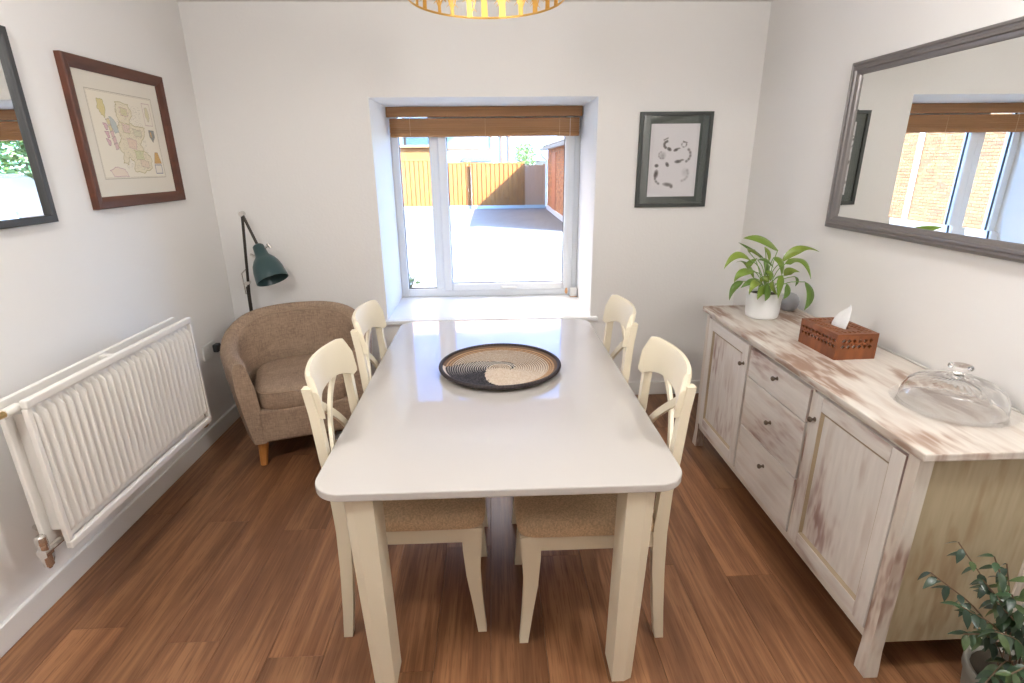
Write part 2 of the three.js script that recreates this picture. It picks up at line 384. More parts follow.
{
  const g = thing('distant_house', 'small far house with blue grey roof behind the gate', 'house', [5.1, GY, -48]);
  mesh('wall', bx(-2.6, 2.6, 0, 1.9, -4, 0, 0), paleWall, g);
  mesh('roof', extr(poly([[0.4, 1.85], [-2, 3.0], [-4.4, 1.85]]), 5.6).rotateY(Math.PI / 2).translate(-2.8, 0, 0), std({ color: col(0.09, 0.13, 0.17), roughness: 0.8 }), g);
}
// leaf cards with a fold, used by hedges and trees
function leafGeo(l, w, bend = 0.25, fold = 0.2) {
  const rows = [];
  for (let i = 0; i <= 5; i++) {
    const t = i / 5, hw = w / 2 * Math.sin(Math.PI * Math.pow(t, 0.8)) + 0.0004, y = -bend * l * t * t;
    rows.push([V(-hw, y + hw * fold, l * t), V(0, y, l * t), V(hw, y + hw * fold, l * t)]);
  }
  return grid(rows, false, 0);
}
function foliage(name, n, spot, size, mat, parent) {
  const im = new THREE.InstancedMesh(leafGeo(1, 0.5), mat, n), q = new THREE.Object3D();
  for (let i = 0; i < n; i++) { q.position.copy(spot()); q.rotation.set(rr(-1, 1.2), rr(0, 6.3), rr(-0.6, 0.6)); q.scale.setScalar(size * rr(0.6, 1.3)); q.updateMatrix(); im.setMatrixAt(i, q.matrix); }
  im.name = name; im.castShadow = im.receiveShadow = true; im.userData.kind = 'stuff';
  parent.add(im);
}
const leafOut = phy({ color: col(0.09, 0.15, 0.025), roughness: 0.6, transmission: 0.3, thickness: 0, side: THREE.DoubleSide });
const bark = std({ color: col(0.16, 0.11, 0.07), roughness: 0.9 });
function ballSpot(c, r) { return () => { const d = V(rr(-1, 1), rr(-1, 1), rr(-1, 1)); while (d.length() > 1) d.set(rr(-1, 1), rr(-1, 1), rr(-1, 1)); return V(c[0] + d.x * r[0], c[1] + d.y * r[1], c[2] + d.z * r[2]); }; }
function tree(label, pos, h, r, n, size) {
  const g = thing('leafy_tree', label, 'tree', pos);
  mesh('trunk', rod(V(0, 0, 0), V(0.05, h, 0), 0.09, 0.04, 10), bark, g);
  foliage('foliage', n, ballSpot([0, h, 0], r), size, leafOut, g);
}
tree('small green tree showing above the yard gate', [2.15, GY, -34], 2.2, [0.75, 0.75, 0.7], 900, 0.16);
tree('green tree behind the parked white car', [7.6, GY, -13.9], 2.5, [1.7, 1.7, 1.1], 3500, 0.2);
{ // shrub by the window, low on the left
  const g = thing('window_shrub', 'small yellow green shrub just outside the window corner', 'shrub', [-0.78, GY, -4.62]);
  for (let i = 0; i < 5; i++) mesh('stem', tube([V(0, 0, 0), V(rr(-0.05, 0.05), 0.4, rr(-0.05, 0.05)), V(rr(-0.08, 0.1), 0.72, rr(-0.08, 0.08))], 0.006, 8, 5), bark, g);
  foliage('foliage', 160, ballSpot([0.01, 0.62, 0], [0.1, 0.16, 0.1]), 0.05, leafOut, g);
}
{ // sunlit brick house at the left, seen in the wall mirror
  const g = thing('brick_house', 'sunlit yellow brick house seen in the wall mirror', 'house', [0, GY, 0]);
  const z0 = -17.5, z1 = -9.5;
  mesh('wall', bx(-12, -7.9, 0, 5.2, z0, z1, 0), std({ color: col(0.1, 0.055, 0.022), roughness: 0.95 }), g);
  const b = mesh('brickwork', bricks(-7.9, 0.0, 5.2, z0, z1, 1, brownBrick), brickMat, g); b.userData.kind = 'stuff';
  mesh('downpipe', rod(V(-7.8, 0, -14.2), V(-7.8, 5, -14.2), 0.06), M.plastic, g);
  mesh('roof', extr(poly([[-12.3, 5.2], [-7.5, 5.2], [-9.9, 7.2]]), z1 - z0 + 0.4).translate(0, 0, z0 - 0.2), std({ color: col(0.25, 0.14, 0.1), roughness: 0.9 }), g);
}
{ // parked white car
  const g = thing('parked_car', 'white parked car reflected in the dark framed mirror', 'car', [7.0, GY - 0.0, -12.0], 0.35);
  const paint = phy({ color: col(0.16, 0.16, 0.165), roughness: 0.25, clearcoat: 1 });
  const body = poly([[-2.05, 0.3], [-2.1, 0.62], [-1.95, 0.85], [-1.1, 0.95], [-0.85, 0.98], [1.75, 1.0], [2.0, 0.88], [2.08, 0.55], [2.0, 0.28], [1.62, 0.25], [1.5, 0.55], [1.25, 0.64], [1.0, 0.55], [0.88, 0.22], [-0.95, 0.22], [-1.05, 0.55], [-1.3, 0.64], [-1.55, 0.55], [-1.67, 0.26]]);
  mesh('body', extr(body, 1.6, 0.06).translate(0, 0, -0.8), paint, g);
  mesh('roof', extr(poly([[-0.9, 0.98], [-0.2, 1.42], [0.2, 1.5], [1.1, 1.46], [1.85, 1.0]]), 1.3, 0.06).translate(0, 0, -0.65), paint, g);
  mesh('side_window', extr(poly([[-0.6, 1.03], [-0.1, 1.36], [0.2, 1.42], [1.0, 1.39], [1.5, 1.03]]), 1.36, 0.04).translate(0, 0, -0.68), std({ color: col(0.04, 0.045, 0.05), roughness: 0.05 }), g);
  for (const x of [-1.3, 1.25]) for (const z of [-0.72, 0.72]) {
    const wh = mesh('wheel', new THREE.CylinderGeometry(0.31, 0.31, 0.2, 24).rotateX(Math.PI / 2).translate(x, 0.31, z), M.black, g);
    mesh('hub', new THREE.CylinderGeometry(0.18, 0.2, 0.21, 16).rotateX(Math.PI / 2).translate(x, 0.31, z), M.chrome, wh);
  }
}

// ---------------------------------------------------------------- dining table
const cream = std({ color: col(0.76, 0.68, 0.52), roughness: 0.42 });
{
  const x0 = -0.522, x1 = 0.543, z0 = -2.944, z1 = -1.263, TH = 0.75;
  const cx = (x0 + x1) / 2, cz = (z0 + z1) / 2;
  const t = thing('dining_table', 'large glossy white dining table with rounded corners', 'table', [cx, 0, cz]);
  const w = x1 - x0, d = z1 - z0, b = 0.004;
  const top = extr(roundRect(w - 2 * b, d - 2 * b, 0.085), 0.026 - 2 * b, b, 16).rotateX(-Math.PI / 2).translate(0, TH - 0.026 + b, 0);
  mesh('tabletop', top, phy({ color: col(0.545, 0.515, 0.485), roughness: 0.3, clearcoat: 1, clearcoatRoughness: 0.015, specularIntensity: 0.6 }), t);
  mesh('underframe', bx(-w / 2 + 0.15, w / 2 - 0.15, TH - 0.05, TH - 0.026, -d / 2 + 0.2, d / 2 - 0.35, 0.004), cream, t);
  for (const sx of [-1, 1]) for (const sz of [-1, 1]) {
    const ix = w / 2 - 0.1735, ox = w / 2 - 0.081, oz = d / 2 - 0.014, iz = d / 2 - 0.12;   // inner/outer faces at the top
    const ring = (y, ox, oz) => {
      const ch = 0.035, pts = [[ix - 0.01 * (1 - y / TH), iz], [ox, iz], [ox, oz - ch], [ox - ch * 0.3, oz - ch * 0.3], [ox - ch, oz], [ix - 0.01 * (1 - y / TH), oz]];
      const q = pts.map(([x, z]) => V(sx * x, y, sz * z));
      return sx * sz > 0 ? q : q.reverse();
    };
    mesh('leg', uvm(loft([ring(0, ox - 0.028, oz), ring(0.35, ox - 0.013, oz), ring(TH - 0.026, ox, oz)], 0.4)), cream, t);
  }
}

// ---------------------------------------------------------------- dining chairs (cross back)
const seatMat = std({ map: (() => { const t = tex(256, 256, (u, v) => { const n = 0.85 + 0.25 * fbm(u, v, 64, 64, 8, 2) + 0.06 * Math.sin(u * 402) * Math.sin(v * 402); return [204 * n, 176 * n, 142 * n]; }); t.repeat.set(4, 4); return t; })(), roughness: 0.95 });
function makeChair(label, x, z, turn) {
  const c = thing('dining_chair', label, 'chair', [x, 0, z], turn, 'cross back chairs round the dining table');
  // local +z is the front, x across
  const hw = 0.208, fz = 0.24;
  for (const s of [-1, 1]) {
    const ring = (y, zi, xi) => { // tapering sabre front leg
      const q = [[s * hw, fz], [s * (hw - xi), fz], [s * (hw - xi), fz - zi], [s * hw, fz - zi]].map(([a, b]) => V(a, y, b + 0.012 * Math.sin(y / 0.44 * Math.PI) * -1 + (y < 0.2 ? 0.004 : 0)));
      return s > 0 ? q : q.reverse();
    };
    mesh('front_leg', uvm(loft([ring(0, 0.03, 0.03), ring(0.12, 0.036, 0.034), ring(0.25, 0.048, 0.038), ring(0.36, 0.062, 0.042), ring(0.447, 0.07, 0.042)], 0.5)), cream, c);
    const st = [[0, -0.252, 0.03], [0.12, -0.24, 0.036], [0.3, -0.227, 0.042], [0.45, -0.222, 0.045], [0.6, -0.23, 0.04], [0.72, -0.251, 0.03], [0.76, -0.254, 0.03], [0.88, -0.264, 0.03], [0.965, -0.277, 0.028]];
    mesh('back_leg', uvm(loft(st.map(([y, zz, t]) => {
      const q = [[s * hw, zz + t / 2], [s * (hw - 0.03), zz + t / 2], [s * (hw - 0.03), zz - t / 2], [s * hw, zz - t / 2]].map(([a, b]) => V(a, y, b));
      return s > 0 ? q : q.reverse();
    }), 0.4)), cream, c);
  }
  mesh('seat_rail', [bx(-hw + 0.042, hw - 0.042, 0.387, 0.447, fz - 0.03, fz - 0.006, 0.002), bx(-hw + 0.042, hw - 0.042, 0.387, 0.447, -0.225, -0.205, 0.002),
    bx(-hw + 0.006, -hw + 0.03, 0.387, 0.447, -0.22, fz - 0.06, 0.002), bx(hw - 0.03, hw - 0.006, 0.387, 0.447, -0.22, fz - 0.06, 0.002)], cream, c);
  // cushion: puffed grid over a base
  const rings = [];
  for (const [f, y] of [[0.985, 0.448], [1.0, 0.462], [1.0, 0.478], [0.985, 0.49], [0.93, 0.502], [0.75, 0.511], [0.4, 0.515]]) {
    const r = [];
    for (let i = 0; i < 32; i++) {
      const a = i / 32 * 2 * Math.PI, cs = Math.cos(a), sn = Math.sin(a), e = 0.22;
      r.push(V(Math.sign(cs) * Math.pow(Math.abs(cs), e) * (hw + 0.008) * f, y, 0.015 + Math.sign(sn) * Math.pow(Math.abs(sn), e) * 0.236 * f));
    }
    rings.push(r.reverse());
  }
  mesh('seat', uvm(loft(rings, 1.2), 'z'), seatMat, c);
  // bent crest rail
  const bend = (x) => 0.045 * (1 - (x / 0.2) ** 2);
  const rows = [];
  for (let i = 0; i <= 20; i++) {
    const u = i / 20 * 2 - 1, x = u * 0.204, e = Math.abs(u);
    const top = 1.003 - 0.05 * Math.pow(Math.max(0, (e - 0.86) / 0.14), 2), low = 0.895 - 0.05 * Math.pow(Math.max(0, (e - 0.25) / 0.75), 2.0) + 0.02 * Math.pow(Math.max(0, (e - 0.9) / 0.1), 2);
    const zc = (y) => -0.24 - bend(x) - (y - 0.85) * 0.16, t = 0.011;
    const r = [];
    for (const [y, dz] of [[low, -t], [low, t], [low + 0.012, t * 1.15], [top - 0.012, t * 1.15], [top, t * 0.5], [top, -t * 0.5], [top - 0.012, -t * 1.15], [low + 0.012, -t * 1.15]]) r.push(V(x, y, zc(y) + dz));
    rows.push(r);
  }
  mesh('crest_rail', uvm(loft(rows.map((r) => r.slice().reverse()), 0.9)), cream, c);
  // two curved slats crossing, and the lower rail
  for (const s of [-1, 1]) {
    const pts = [];
    for (let i = 0; i <= 12; i++) { const t = i / 12, y = 0.585 + t * 0.31; const x = s * (-0.15 + 0.27 * t - 0.05 * Math.sin(t * Math.PI)); pts.push([x, y, -0.224 - (y - 0.45) * 0.1 - bend(x) * Math.min(1, t * 0.9) + s * 0.006]); }
    const rows2 = pts.map(([x, y, zz], i) => {
      const [xa, ya] = pts[Math.max(0, i - 1)], [xb, yb] = pts[Math.min(12, i + 1)], l = Math.hypot(xb - xa, yb - ya), nx = (yb - ya) / l * 0.013, ny = -(xb - xa) / l * 0.013;
      return [V(x + nx, y + ny, zz + 0.006), V(x - nx, y - ny, zz + 0.006), V(x - nx, y - ny, zz - 0.006), V(x + nx, y + ny, zz - 0.006)];
    });
    mesh('slat', uvm(loft(rows2.map((r) => r.reverse()), 0.4)), cream, c);
  }
  mesh('back_rail', bx(-hw + 0.03, hw - 0.03, 0.56, 0.6, -0.238, -0.216, 0.004), cream, c);
  return c;
}
makeChair('cream cross back dining chair on the left, nearest the camera', -0.293, -1.70, Math.PI / 2);
makeChair('cream cross back dining chair on the left, nearest the window', -0.29, -2.285, Math.PI / 2);
makeChair('cream cross back dining chair on the right, nearest the camera', 0.311, -1.645, -Math.PI / 2);
makeChair('cream cross back dining chair on the right, nearest the window', 0.309, -2.30, -Math.PI / 2);

// ---------------------------------------------------------------- woven tray
{
  const t = thing('woven_tray', 'round coiled basket tray with dark rim and swirl', 'tray', [0.024, 0.75, -2.165]);
  const prof = [[0.0, 0.004]], R = 0.235, n = 24;
  for (let i = 0; i < n; i++) for (let k = 0; k < 4; k++) { const r = (i + (k + 1) / 4) / n * R; prof.push([r, 0.006 + 0.0035 * Math.abs(Math.sin((k + 1) / 4 * Math.PI)) + (r > 0.17 ? (r - 0.17) ** 2 * 3 : 0)]); }
  prof.push([0.25, 0.026], [0.252, 0.024], [0.225, 0.0], [0.0, 0.0]);
  const ip = (xs, ys, x) => { for (let i = 1; i < xs.length; i++) if (x <= xs[i]) return ys[i - 1] + (ys[i] - ys[i - 1]) * Math.max(0, (x - xs[i - 1]) / (xs[i] - xs[i - 1])); return ys[ys.length - 1]; };
  const map = tex(2048, 512, (u, v) => {   // u round the tray, v from the middle outwards
    const r = Math.min(1, v * 100 / 96), ring = Math.floor(r * 24), fr = r * 24 - ring;
    let th = u * 360 - 90; th += 6 * (hash(Math.floor(u * (30 + ring * 10)), ring, 4) - 0.5);
    const st = ip([0.2, 0.3, 0.36, 0.68, 1], [-30, 20, 118, 158, 180], r), en = ip([0.2, 0.31, 0.55, 0.88, 1], [160, 215, 243, 268, 292], r);
    const inside = [th, th + 360].some((q) => q > st && q < en) && r > 0.2;
    const stitch = hash(Math.floor(u * (40 + ring * 9)), ring, 9), edge = fr < 0.24 ? 1 : 0;
    if (inside) return edge ? [206, 198, 188] : lerp3([30, 30, 36], [70, 66, 70], stitch);
    const pale = r > 0.9 ? [172, 132, 92] : [208, 194, 178];
    return edge ? lerp3(pale, [92, 74, 62], 0.85) : lerp3(pale, [184, 160, 136], 0.6 * stitch);
  });
  mesh('basket', lathe(prof, 96), std({ map, roughness: 0.85, side: THREE.DoubleSide }), t);
  const rim = new THREE.TorusGeometry(0.257, 0.0085, 10, 96).rotateX(Math.PI / 2).translate(0, 0.026, 0);
  mesh('rim', rim, std({ map: tex(512, 16, (u) => { const s = 0.7 + 0.5 * Math.abs(Math.sin(u * 3.1416 * 110)); return [46 * s, 36 * s, 36 * s]; }), roughness: 0.6 }), t);
}

// ---------------------------------------------------------------- sideboard
const washed = (s, base, worn, amount, streak) => tex(512, 512, (u, v) => {
  const patch = fbm(u, v, 5, 3, s, 4), str = fbm(u, v, 28, 5, s + 7, 4), fine = fbm(u, v, 96, 10, s + 13, 2), fleck = fbm(u, v, 70, 16, s + 21, 2);
  const w = sm(1 - amount, 1 - amount + 0.22, 0.6 * patch + 0.3 * str + 0.1 * fleck) * (0.35 + 0.65 * sm(0.3, 0.6, fleck));
  let c = lerp3(base, [base[0] - 16, base[1] - 17, base[2] - 17], streak * fine);
  c = lerp3(c, [base[0] - 22, base[1] - 28, base[2] - 30], 0.8 * sm(0.5, 0.75, str) * streak);
  return lerp3(c, worn, w * 0.8);
});
const woodTop = std({ map: washed(11, [216, 208, 198], [134, 102, 84], 0.53, 1.0), roughness: 0.55 });
const woodDoor = std({ map: washed(23, [226, 221, 214], [140, 106, 98], 0.50, 0.9), roughness: 0.6 });
const woodPost = std({ map: washed(37, [222, 214, 202], [138, 106, 92], 0.52, 1.0), roughness: 0.6 });
const woodSide = std({ map: washed(53, [186, 172, 142], [150, 128, 98], 0.46, 1.0), roughness: 0.6 });
const bareWood = std({ map: washed(71, [168, 124, 88], [140, 98, 66], 0.45, 1.0), roughness: 0.8 });
{
  const X0 = 1.165, X1 = 1.652, Z0 = -2.825, Z1 = -1.228, Ht = 0.843;
  const s = thing('sideboard', 'distressed whitewashed wooden sideboard along the right wall', 'sideboard', [(X0 + X1) / 2, 0, (Z0 + Z1) / 2]);
  const ox = -(X0 + X1) / 2, oz = -(Z0 + Z1) / 2;
  const B = (x0, x1, y0, y1, z0, z1, r = 0.003, gr = 'y') => uvm(bx(x0 + ox, x1 + ox, y0, y1, z0 + oz, z1 + oz, r, 2), gr, [rnd(), rnd()]);
  mesh('top', B(X0, X1, Ht - 0.026, Ht, Z0, Z1, 0.005, 'z'), woodTop, s);
  const fx = X0 + 0.02, bxk = X1 - 0.01, za = Z0 + 0.03, zb = Z1 - 0.03, yt = Ht - 0.026, yb = 0.13, pw = 0.042;
  mesh('carcass', [B(fx + 0.03, bxk, yb + 0.01, yt - 0.002, za + 0.012, zb - 0.012, 0)], bareWood, s);
  for (const [z0, z1, dz] of [[za, za + pw, -1], [zb - pw, zb, 1]]) {
    for (const [x0, x1, dx] of [[fx, fx + pw, -1], [bxk - pw, bxk, 0]]) {
      const ring = (y, k, ky) => [[x0 + dx * k * 0.5, z0 + (dz < 0 ? -k : ky)], [x1 + (dx ? -ky : 0), z0 + (dz < 0 ? -k : ky)], [x1 + (dx ? -ky : 0), z1 + (dz > 0 ? k : -ky)], [x0 + dx * k * 0.5, z1 + (dz > 0 ? k : -ky)]].map(([x, z]) => V(x + ox, y, z + oz)).reverse();
      mesh('leg', uvm(loft([ring(0, 0.007, 0.0), ring(0.03, 0.006, 0), ring(0.1, 0, 0), ring(yb, 0, 0), ring(yt, 0, 0)].map((q) => q.reverse()), 0.3), 'y', [rnd(), rnd()]), woodPost, s);
    }
  }
  mesh('side_panel', [B(fx + pw, bxk - pw, yb + 0.005, yt, zb - 0.016, zb - 0.006, 0.001)], woodSide, s);
  mesh('side_panel', [B(fx + pw, bxk - pw, yb + 0.005, yt, za + 0.006, za + 0.016, 0.001)], woodSide, s);
  mesh('plinth_rail', B(fx + 0.004, fx + 0.022, yb - 0.01, yb + 0.022, za + pw, zb - pw, 0.002, 'z'), woodPost, s);
  mesh('upper_rail', B(fx + 0.004, fx + 0.022, yt - 0.02, yt, za + pw, zb - pw, 0.002, 'z'), woodPost, s);
  const zd1 = -2.272, zd2 = -1.772;
  for (const z of [zd1, zd2]) mesh('divider', B(fx + 0.002, fx + 0.022, yb + 0.022, yt - 0.02, z - 0.007, z + 0.007, 0.002), woodPost, s);
  const y0 = yb + 0.026, y1 = yt - 0.024;
  const knobGeo = (() => { const g = lathe([[0, 0.026], [0.008, 0.025], [0.011, 0.02], [0.009, 0.015], [0.005, 0.011], [0.005, 0.003], [0.009, 0.001], [0.009, 0]], 16); return g.rotateZ(Math.PI / 2); })();
  const knobMat = std({ color: col(0.16, 0.12, 0.09), metalness: 0.8, roughness: 0.4 });
  const knob = (parent, y, z) => { const k = mesh('knob', knobGeo, knobMat, parent); k.position.set(fx - 0.004 + ox, y, z + oz); };
  const door = (z0, z1, kz) => {
    const f = 0.055, a = fx - 0.004, b = fx + 0.018;
    const d = mesh('door', [B(a, b, y0, y1, z0, z0 + f, 0.002), B(a, b, y0, y1, z1 - f, z1, 0.002), B(a, b, y0, y0 + f, z0 + f, z1 - f, 0.002, 'z'), B(a, b, y1 - f, y1, z0 + f, z1 - f, 0.002, 'z')], woodDoor, s);
    mesh('panel', B(b - 0.012, b - 0.004, y0 + f, y1 - f, z0 + f, z1 - f, 0.001), woodDoor, d);
    const w = z1 - z0 - 2 * f, h = y1 - y0 - 2 * f;
    const bead = moulding(w, h, [[0, 0.008], [0.012, 0.0]]).rotateY(-Math.PI / 2).translate(b - 0.012 + ox, (y0 + y1) / 2, (z0 + z1) / 2 + oz);
    mesh('bead', bead, std({ color: col(0.42, 0.33, 0.22), roughness: 0.7 }), d);
    knob(d, 0.695, kz);
    return d;
  };
  door(za + pw + 0.003, zd1 - 0.012, zd1 - 0.042);
  door(zd2 + 0.012, zb - pw - 0.003, zd2 + 0.042);
  const ys = [y0, 0.405, 0.652, y1];
  for (let i = 0; i < 3; i++) {
    const d = mesh('drawer', B(fx - 0.004, fx + 0.018, ys[i] + (i ? 0.003 : 0), ys[i + 1] - 0.003, zd1 + 0.012, zd2 - 0.012, 0.003, 'z'), woodDoor, s);
    knob(d, [0.32, 0.535, 0.74][i], -2.015);
  }
}

// ---------------------------------------------------------------- things on the sideboard
const TOP = 0.843;
const lilyGreen = [col(0.16, 0.25, 0.028), col(0.10, 0.18, 0.025), col(0.22, 0.30, 0.04)].map((c) => phy({ color: c, roughness: 0.35, side: THREE.DoubleSide, transmission: 0.12, thickness: 0 }));
function bentLeaf(a, m, b, w) {
  const c = new THREE.QuadraticBezierCurve3(a, m.clone().multiplyScalar(2).sub(a.clone().add(b).multiplyScalar(0.5)), b), rows = [];
  for (let i = 0; i <= 12; i++) {
    const t = i / 12, p = c.getPoint(t), d = c.getTangent(t);
    const side = V(0.35, 0, 1).cross(d).normalize(); // leaf blades turn towards the light
    const sd = d.clone().cross(V(0.45, 0.75, 0.8)).normalize();
    const hw = w / 2 * Math.pow(Math.sin(Math.PI * Math.min(1, 0.03 + 0.97 * Math.pow(t, 0.75))), 0.85) + 0.0006;
    const up = sd.clone().cross(d).normalize();
    rows.push([-1, -0.5, 0, 0.5, 1].map((k) => p.clone().addScaledVector(sd, k * hw).addScaledVector(up, -Math.abs(k) * hw * 0.25)));
  }
  return grid(rows, false, 0);
}
{
  const g = thing('peace_lily', 'green leafy house plant in a white pot on the sideboard', 'plant', [1.38, TOP, -2.59]);
  const pot = mesh('pot', lathe([[0, 0.002], [0.066, 0.0], [0.076, 0.006], [0.081, 0.03], [0.084, 0.13], [0.083, 0.134], [0.079, 0.133], [0.077, 0.115], [0, 0.115]], 48), std({ color: col(0.8, 0.8, 0.79), roughness: 0.3 }), g);
  mesh('soil', new THREE.CircleGeometry(0.077, 32).rotateX(-Math.PI / 2).translate(0, 0.117, 0), std({ color: col(0.05, 0.035, 0.02), roughness: 1 }), pot);
  const leaves = [
    [[1.395, 1.19, -2.55], [1.288, 1.25, -2.5], [1.182, 1.26, -2.48], 0.051], [[1.364, 1.141, -2.62], [1.318, 1.179, -2.66], [1.264, 1.209, -2.7], 0.03],
    [[1.263, 1.145, -2.55], [1.181, 1.175, -2.52], [1.106, 1.114, -2.48], 0.036], [[1.268, 1.096, -2.5], [1.188, 1.101, -2.46], [1.15, 1.054, -2.45], 0.036],
    [[1.217, 1.049, -2.5], [1.168, 1.022, -2.48], [1.138, 0.968, -2.45], 0.032], [[1.454, 1.126, -2.6], [1.529, 1.193, -2.58], [1.587, 1.182, -2.52], 0.043],
    [[1.426, 1.128, -2.52], [1.474, 1.155, -2.46], [1.505, 1.07, -2.42], 0.053], [[1.527, 1.041, -2.5], [1.545, 0.99, -2.46], [1.503, 0.917, -2.43], 0.053],
    [[1.476, 1.053, -2.6], [1.506, 1.079, -2.6], [1.541, 1.073, -2.58], 0.04], [[1.386, 1.083, -2.46], [1.375, 1.041, -2.44], [1.365, 0.976, -2.43], 0.045],
    [[1.426, 1.037, -2.48], [1.427, 1.007, -2.46], [1.396, 0.972, -2.44], 0.038], [[1.38, 1.191, -2.65], [1.391, 1.166, -2.62], [1.385, 1.125, -2.6], 0.032],
    [[1.395, 1.149, -2.58], [1.422, 1.133, -2.55], [1.422, 1.068, -2.53], 0.056], [[1.315, 1.139, -2.58], [1.34, 1.146, -2.55], [1.376, 1.107, -2.53], 0.032],
    [[1.291, 1.172, -2.64], [1.296, 1.185, -2.6], [1.348, 1.137, -2.6], 0.035], [[1.263, 1.102, -2.56], [1.271, 1.127, -2.56], [1.314, 1.146, -2.58], 0.03],
    [[1.304, 1.044, -2.5], [1.245, 1.055, -2.47], [1.186, 1.028, -2.45], 0.032], [[1.305, 1.036, -2.5], [1.256, 1.046, -2.46], [1.226, 0.994, -2.44], 0.036],
    [[1.337, 1.021, -2.5], [1.302, 1.007, -2.47], [1.269, 0.971, -2.44], 0.035], [[1.342, 1.036, -2.5], [1.33, 1.001, -2.46], [1.308, 0.963, -2.44], 0.04],
    [[1.381, 1.038, -2.52], [1.363, 1.018, -2.48], [1.379, 0.986, -2.46], 0.035], [[1.357, 1.085, -2.56], [1.374, 1.078, -2.54], [1.362, 1.042, -2.52], 0.041],
    [[1.501, 1.059, -2.55], [1.507, 1.045, -2.53], [1.493, 1.015, -2.52], 0.023], [[1.344, 1.023, -2.56], [1.351, 1.047, -2.55], [1.393, 1.061, -2.55], 0.038],
    [[1.35, 1.03, -2.66], [1.33, 1.1, -2.72], [1.3, 1.09, -2.78], 0.04], [[1.42, 1.04, -2.66], [1.44, 1.1, -2.72], [1.46, 1.08, -2.78], 0.04]];
  const o = g.position;
  const stemMat = std({ color: col(0.2, 0.33, 0.08), roughness: 0.5 });
  leaves.forEach(([a, m, b, w], i) => {
    const A = V(...a).sub(o), lf = mesh('leaf', bentLeaf(A, V(...m).sub(o), V(...b).sub(o), w), lilyGreen[i % 3], g);
    const base = V(rr(-0.025, 0.025), 0.115, rr(-0.025, 0.025));
    const mid = base.clone().lerp(A, 0.6); mid.y = base.y + (A.y - base.y) * 0.75 + 0.01;
    mesh('stalk', tube([base, mid, A], 0.0022, 10, 5), stemMat, lf);
  });
}
tag(mesh('round_vase', lathe([[0, 0], [0.026, 0.0], [0.038, 0.012], [0.047, 0.036], [0.048, 0.052], [0.042, 0.074], [0.03, 0.088], [0.018, 0.094], [0.016, 0.094], [0.014, 0.086], [0, 0.084]], 40), std({ color: col(0.36, 0.36, 0.38), roughness: 0.45 })).translateX(1.58).translateY(TOP).translateZ(-2.7), 'small grey round vase behind the plant pot', 'vase');
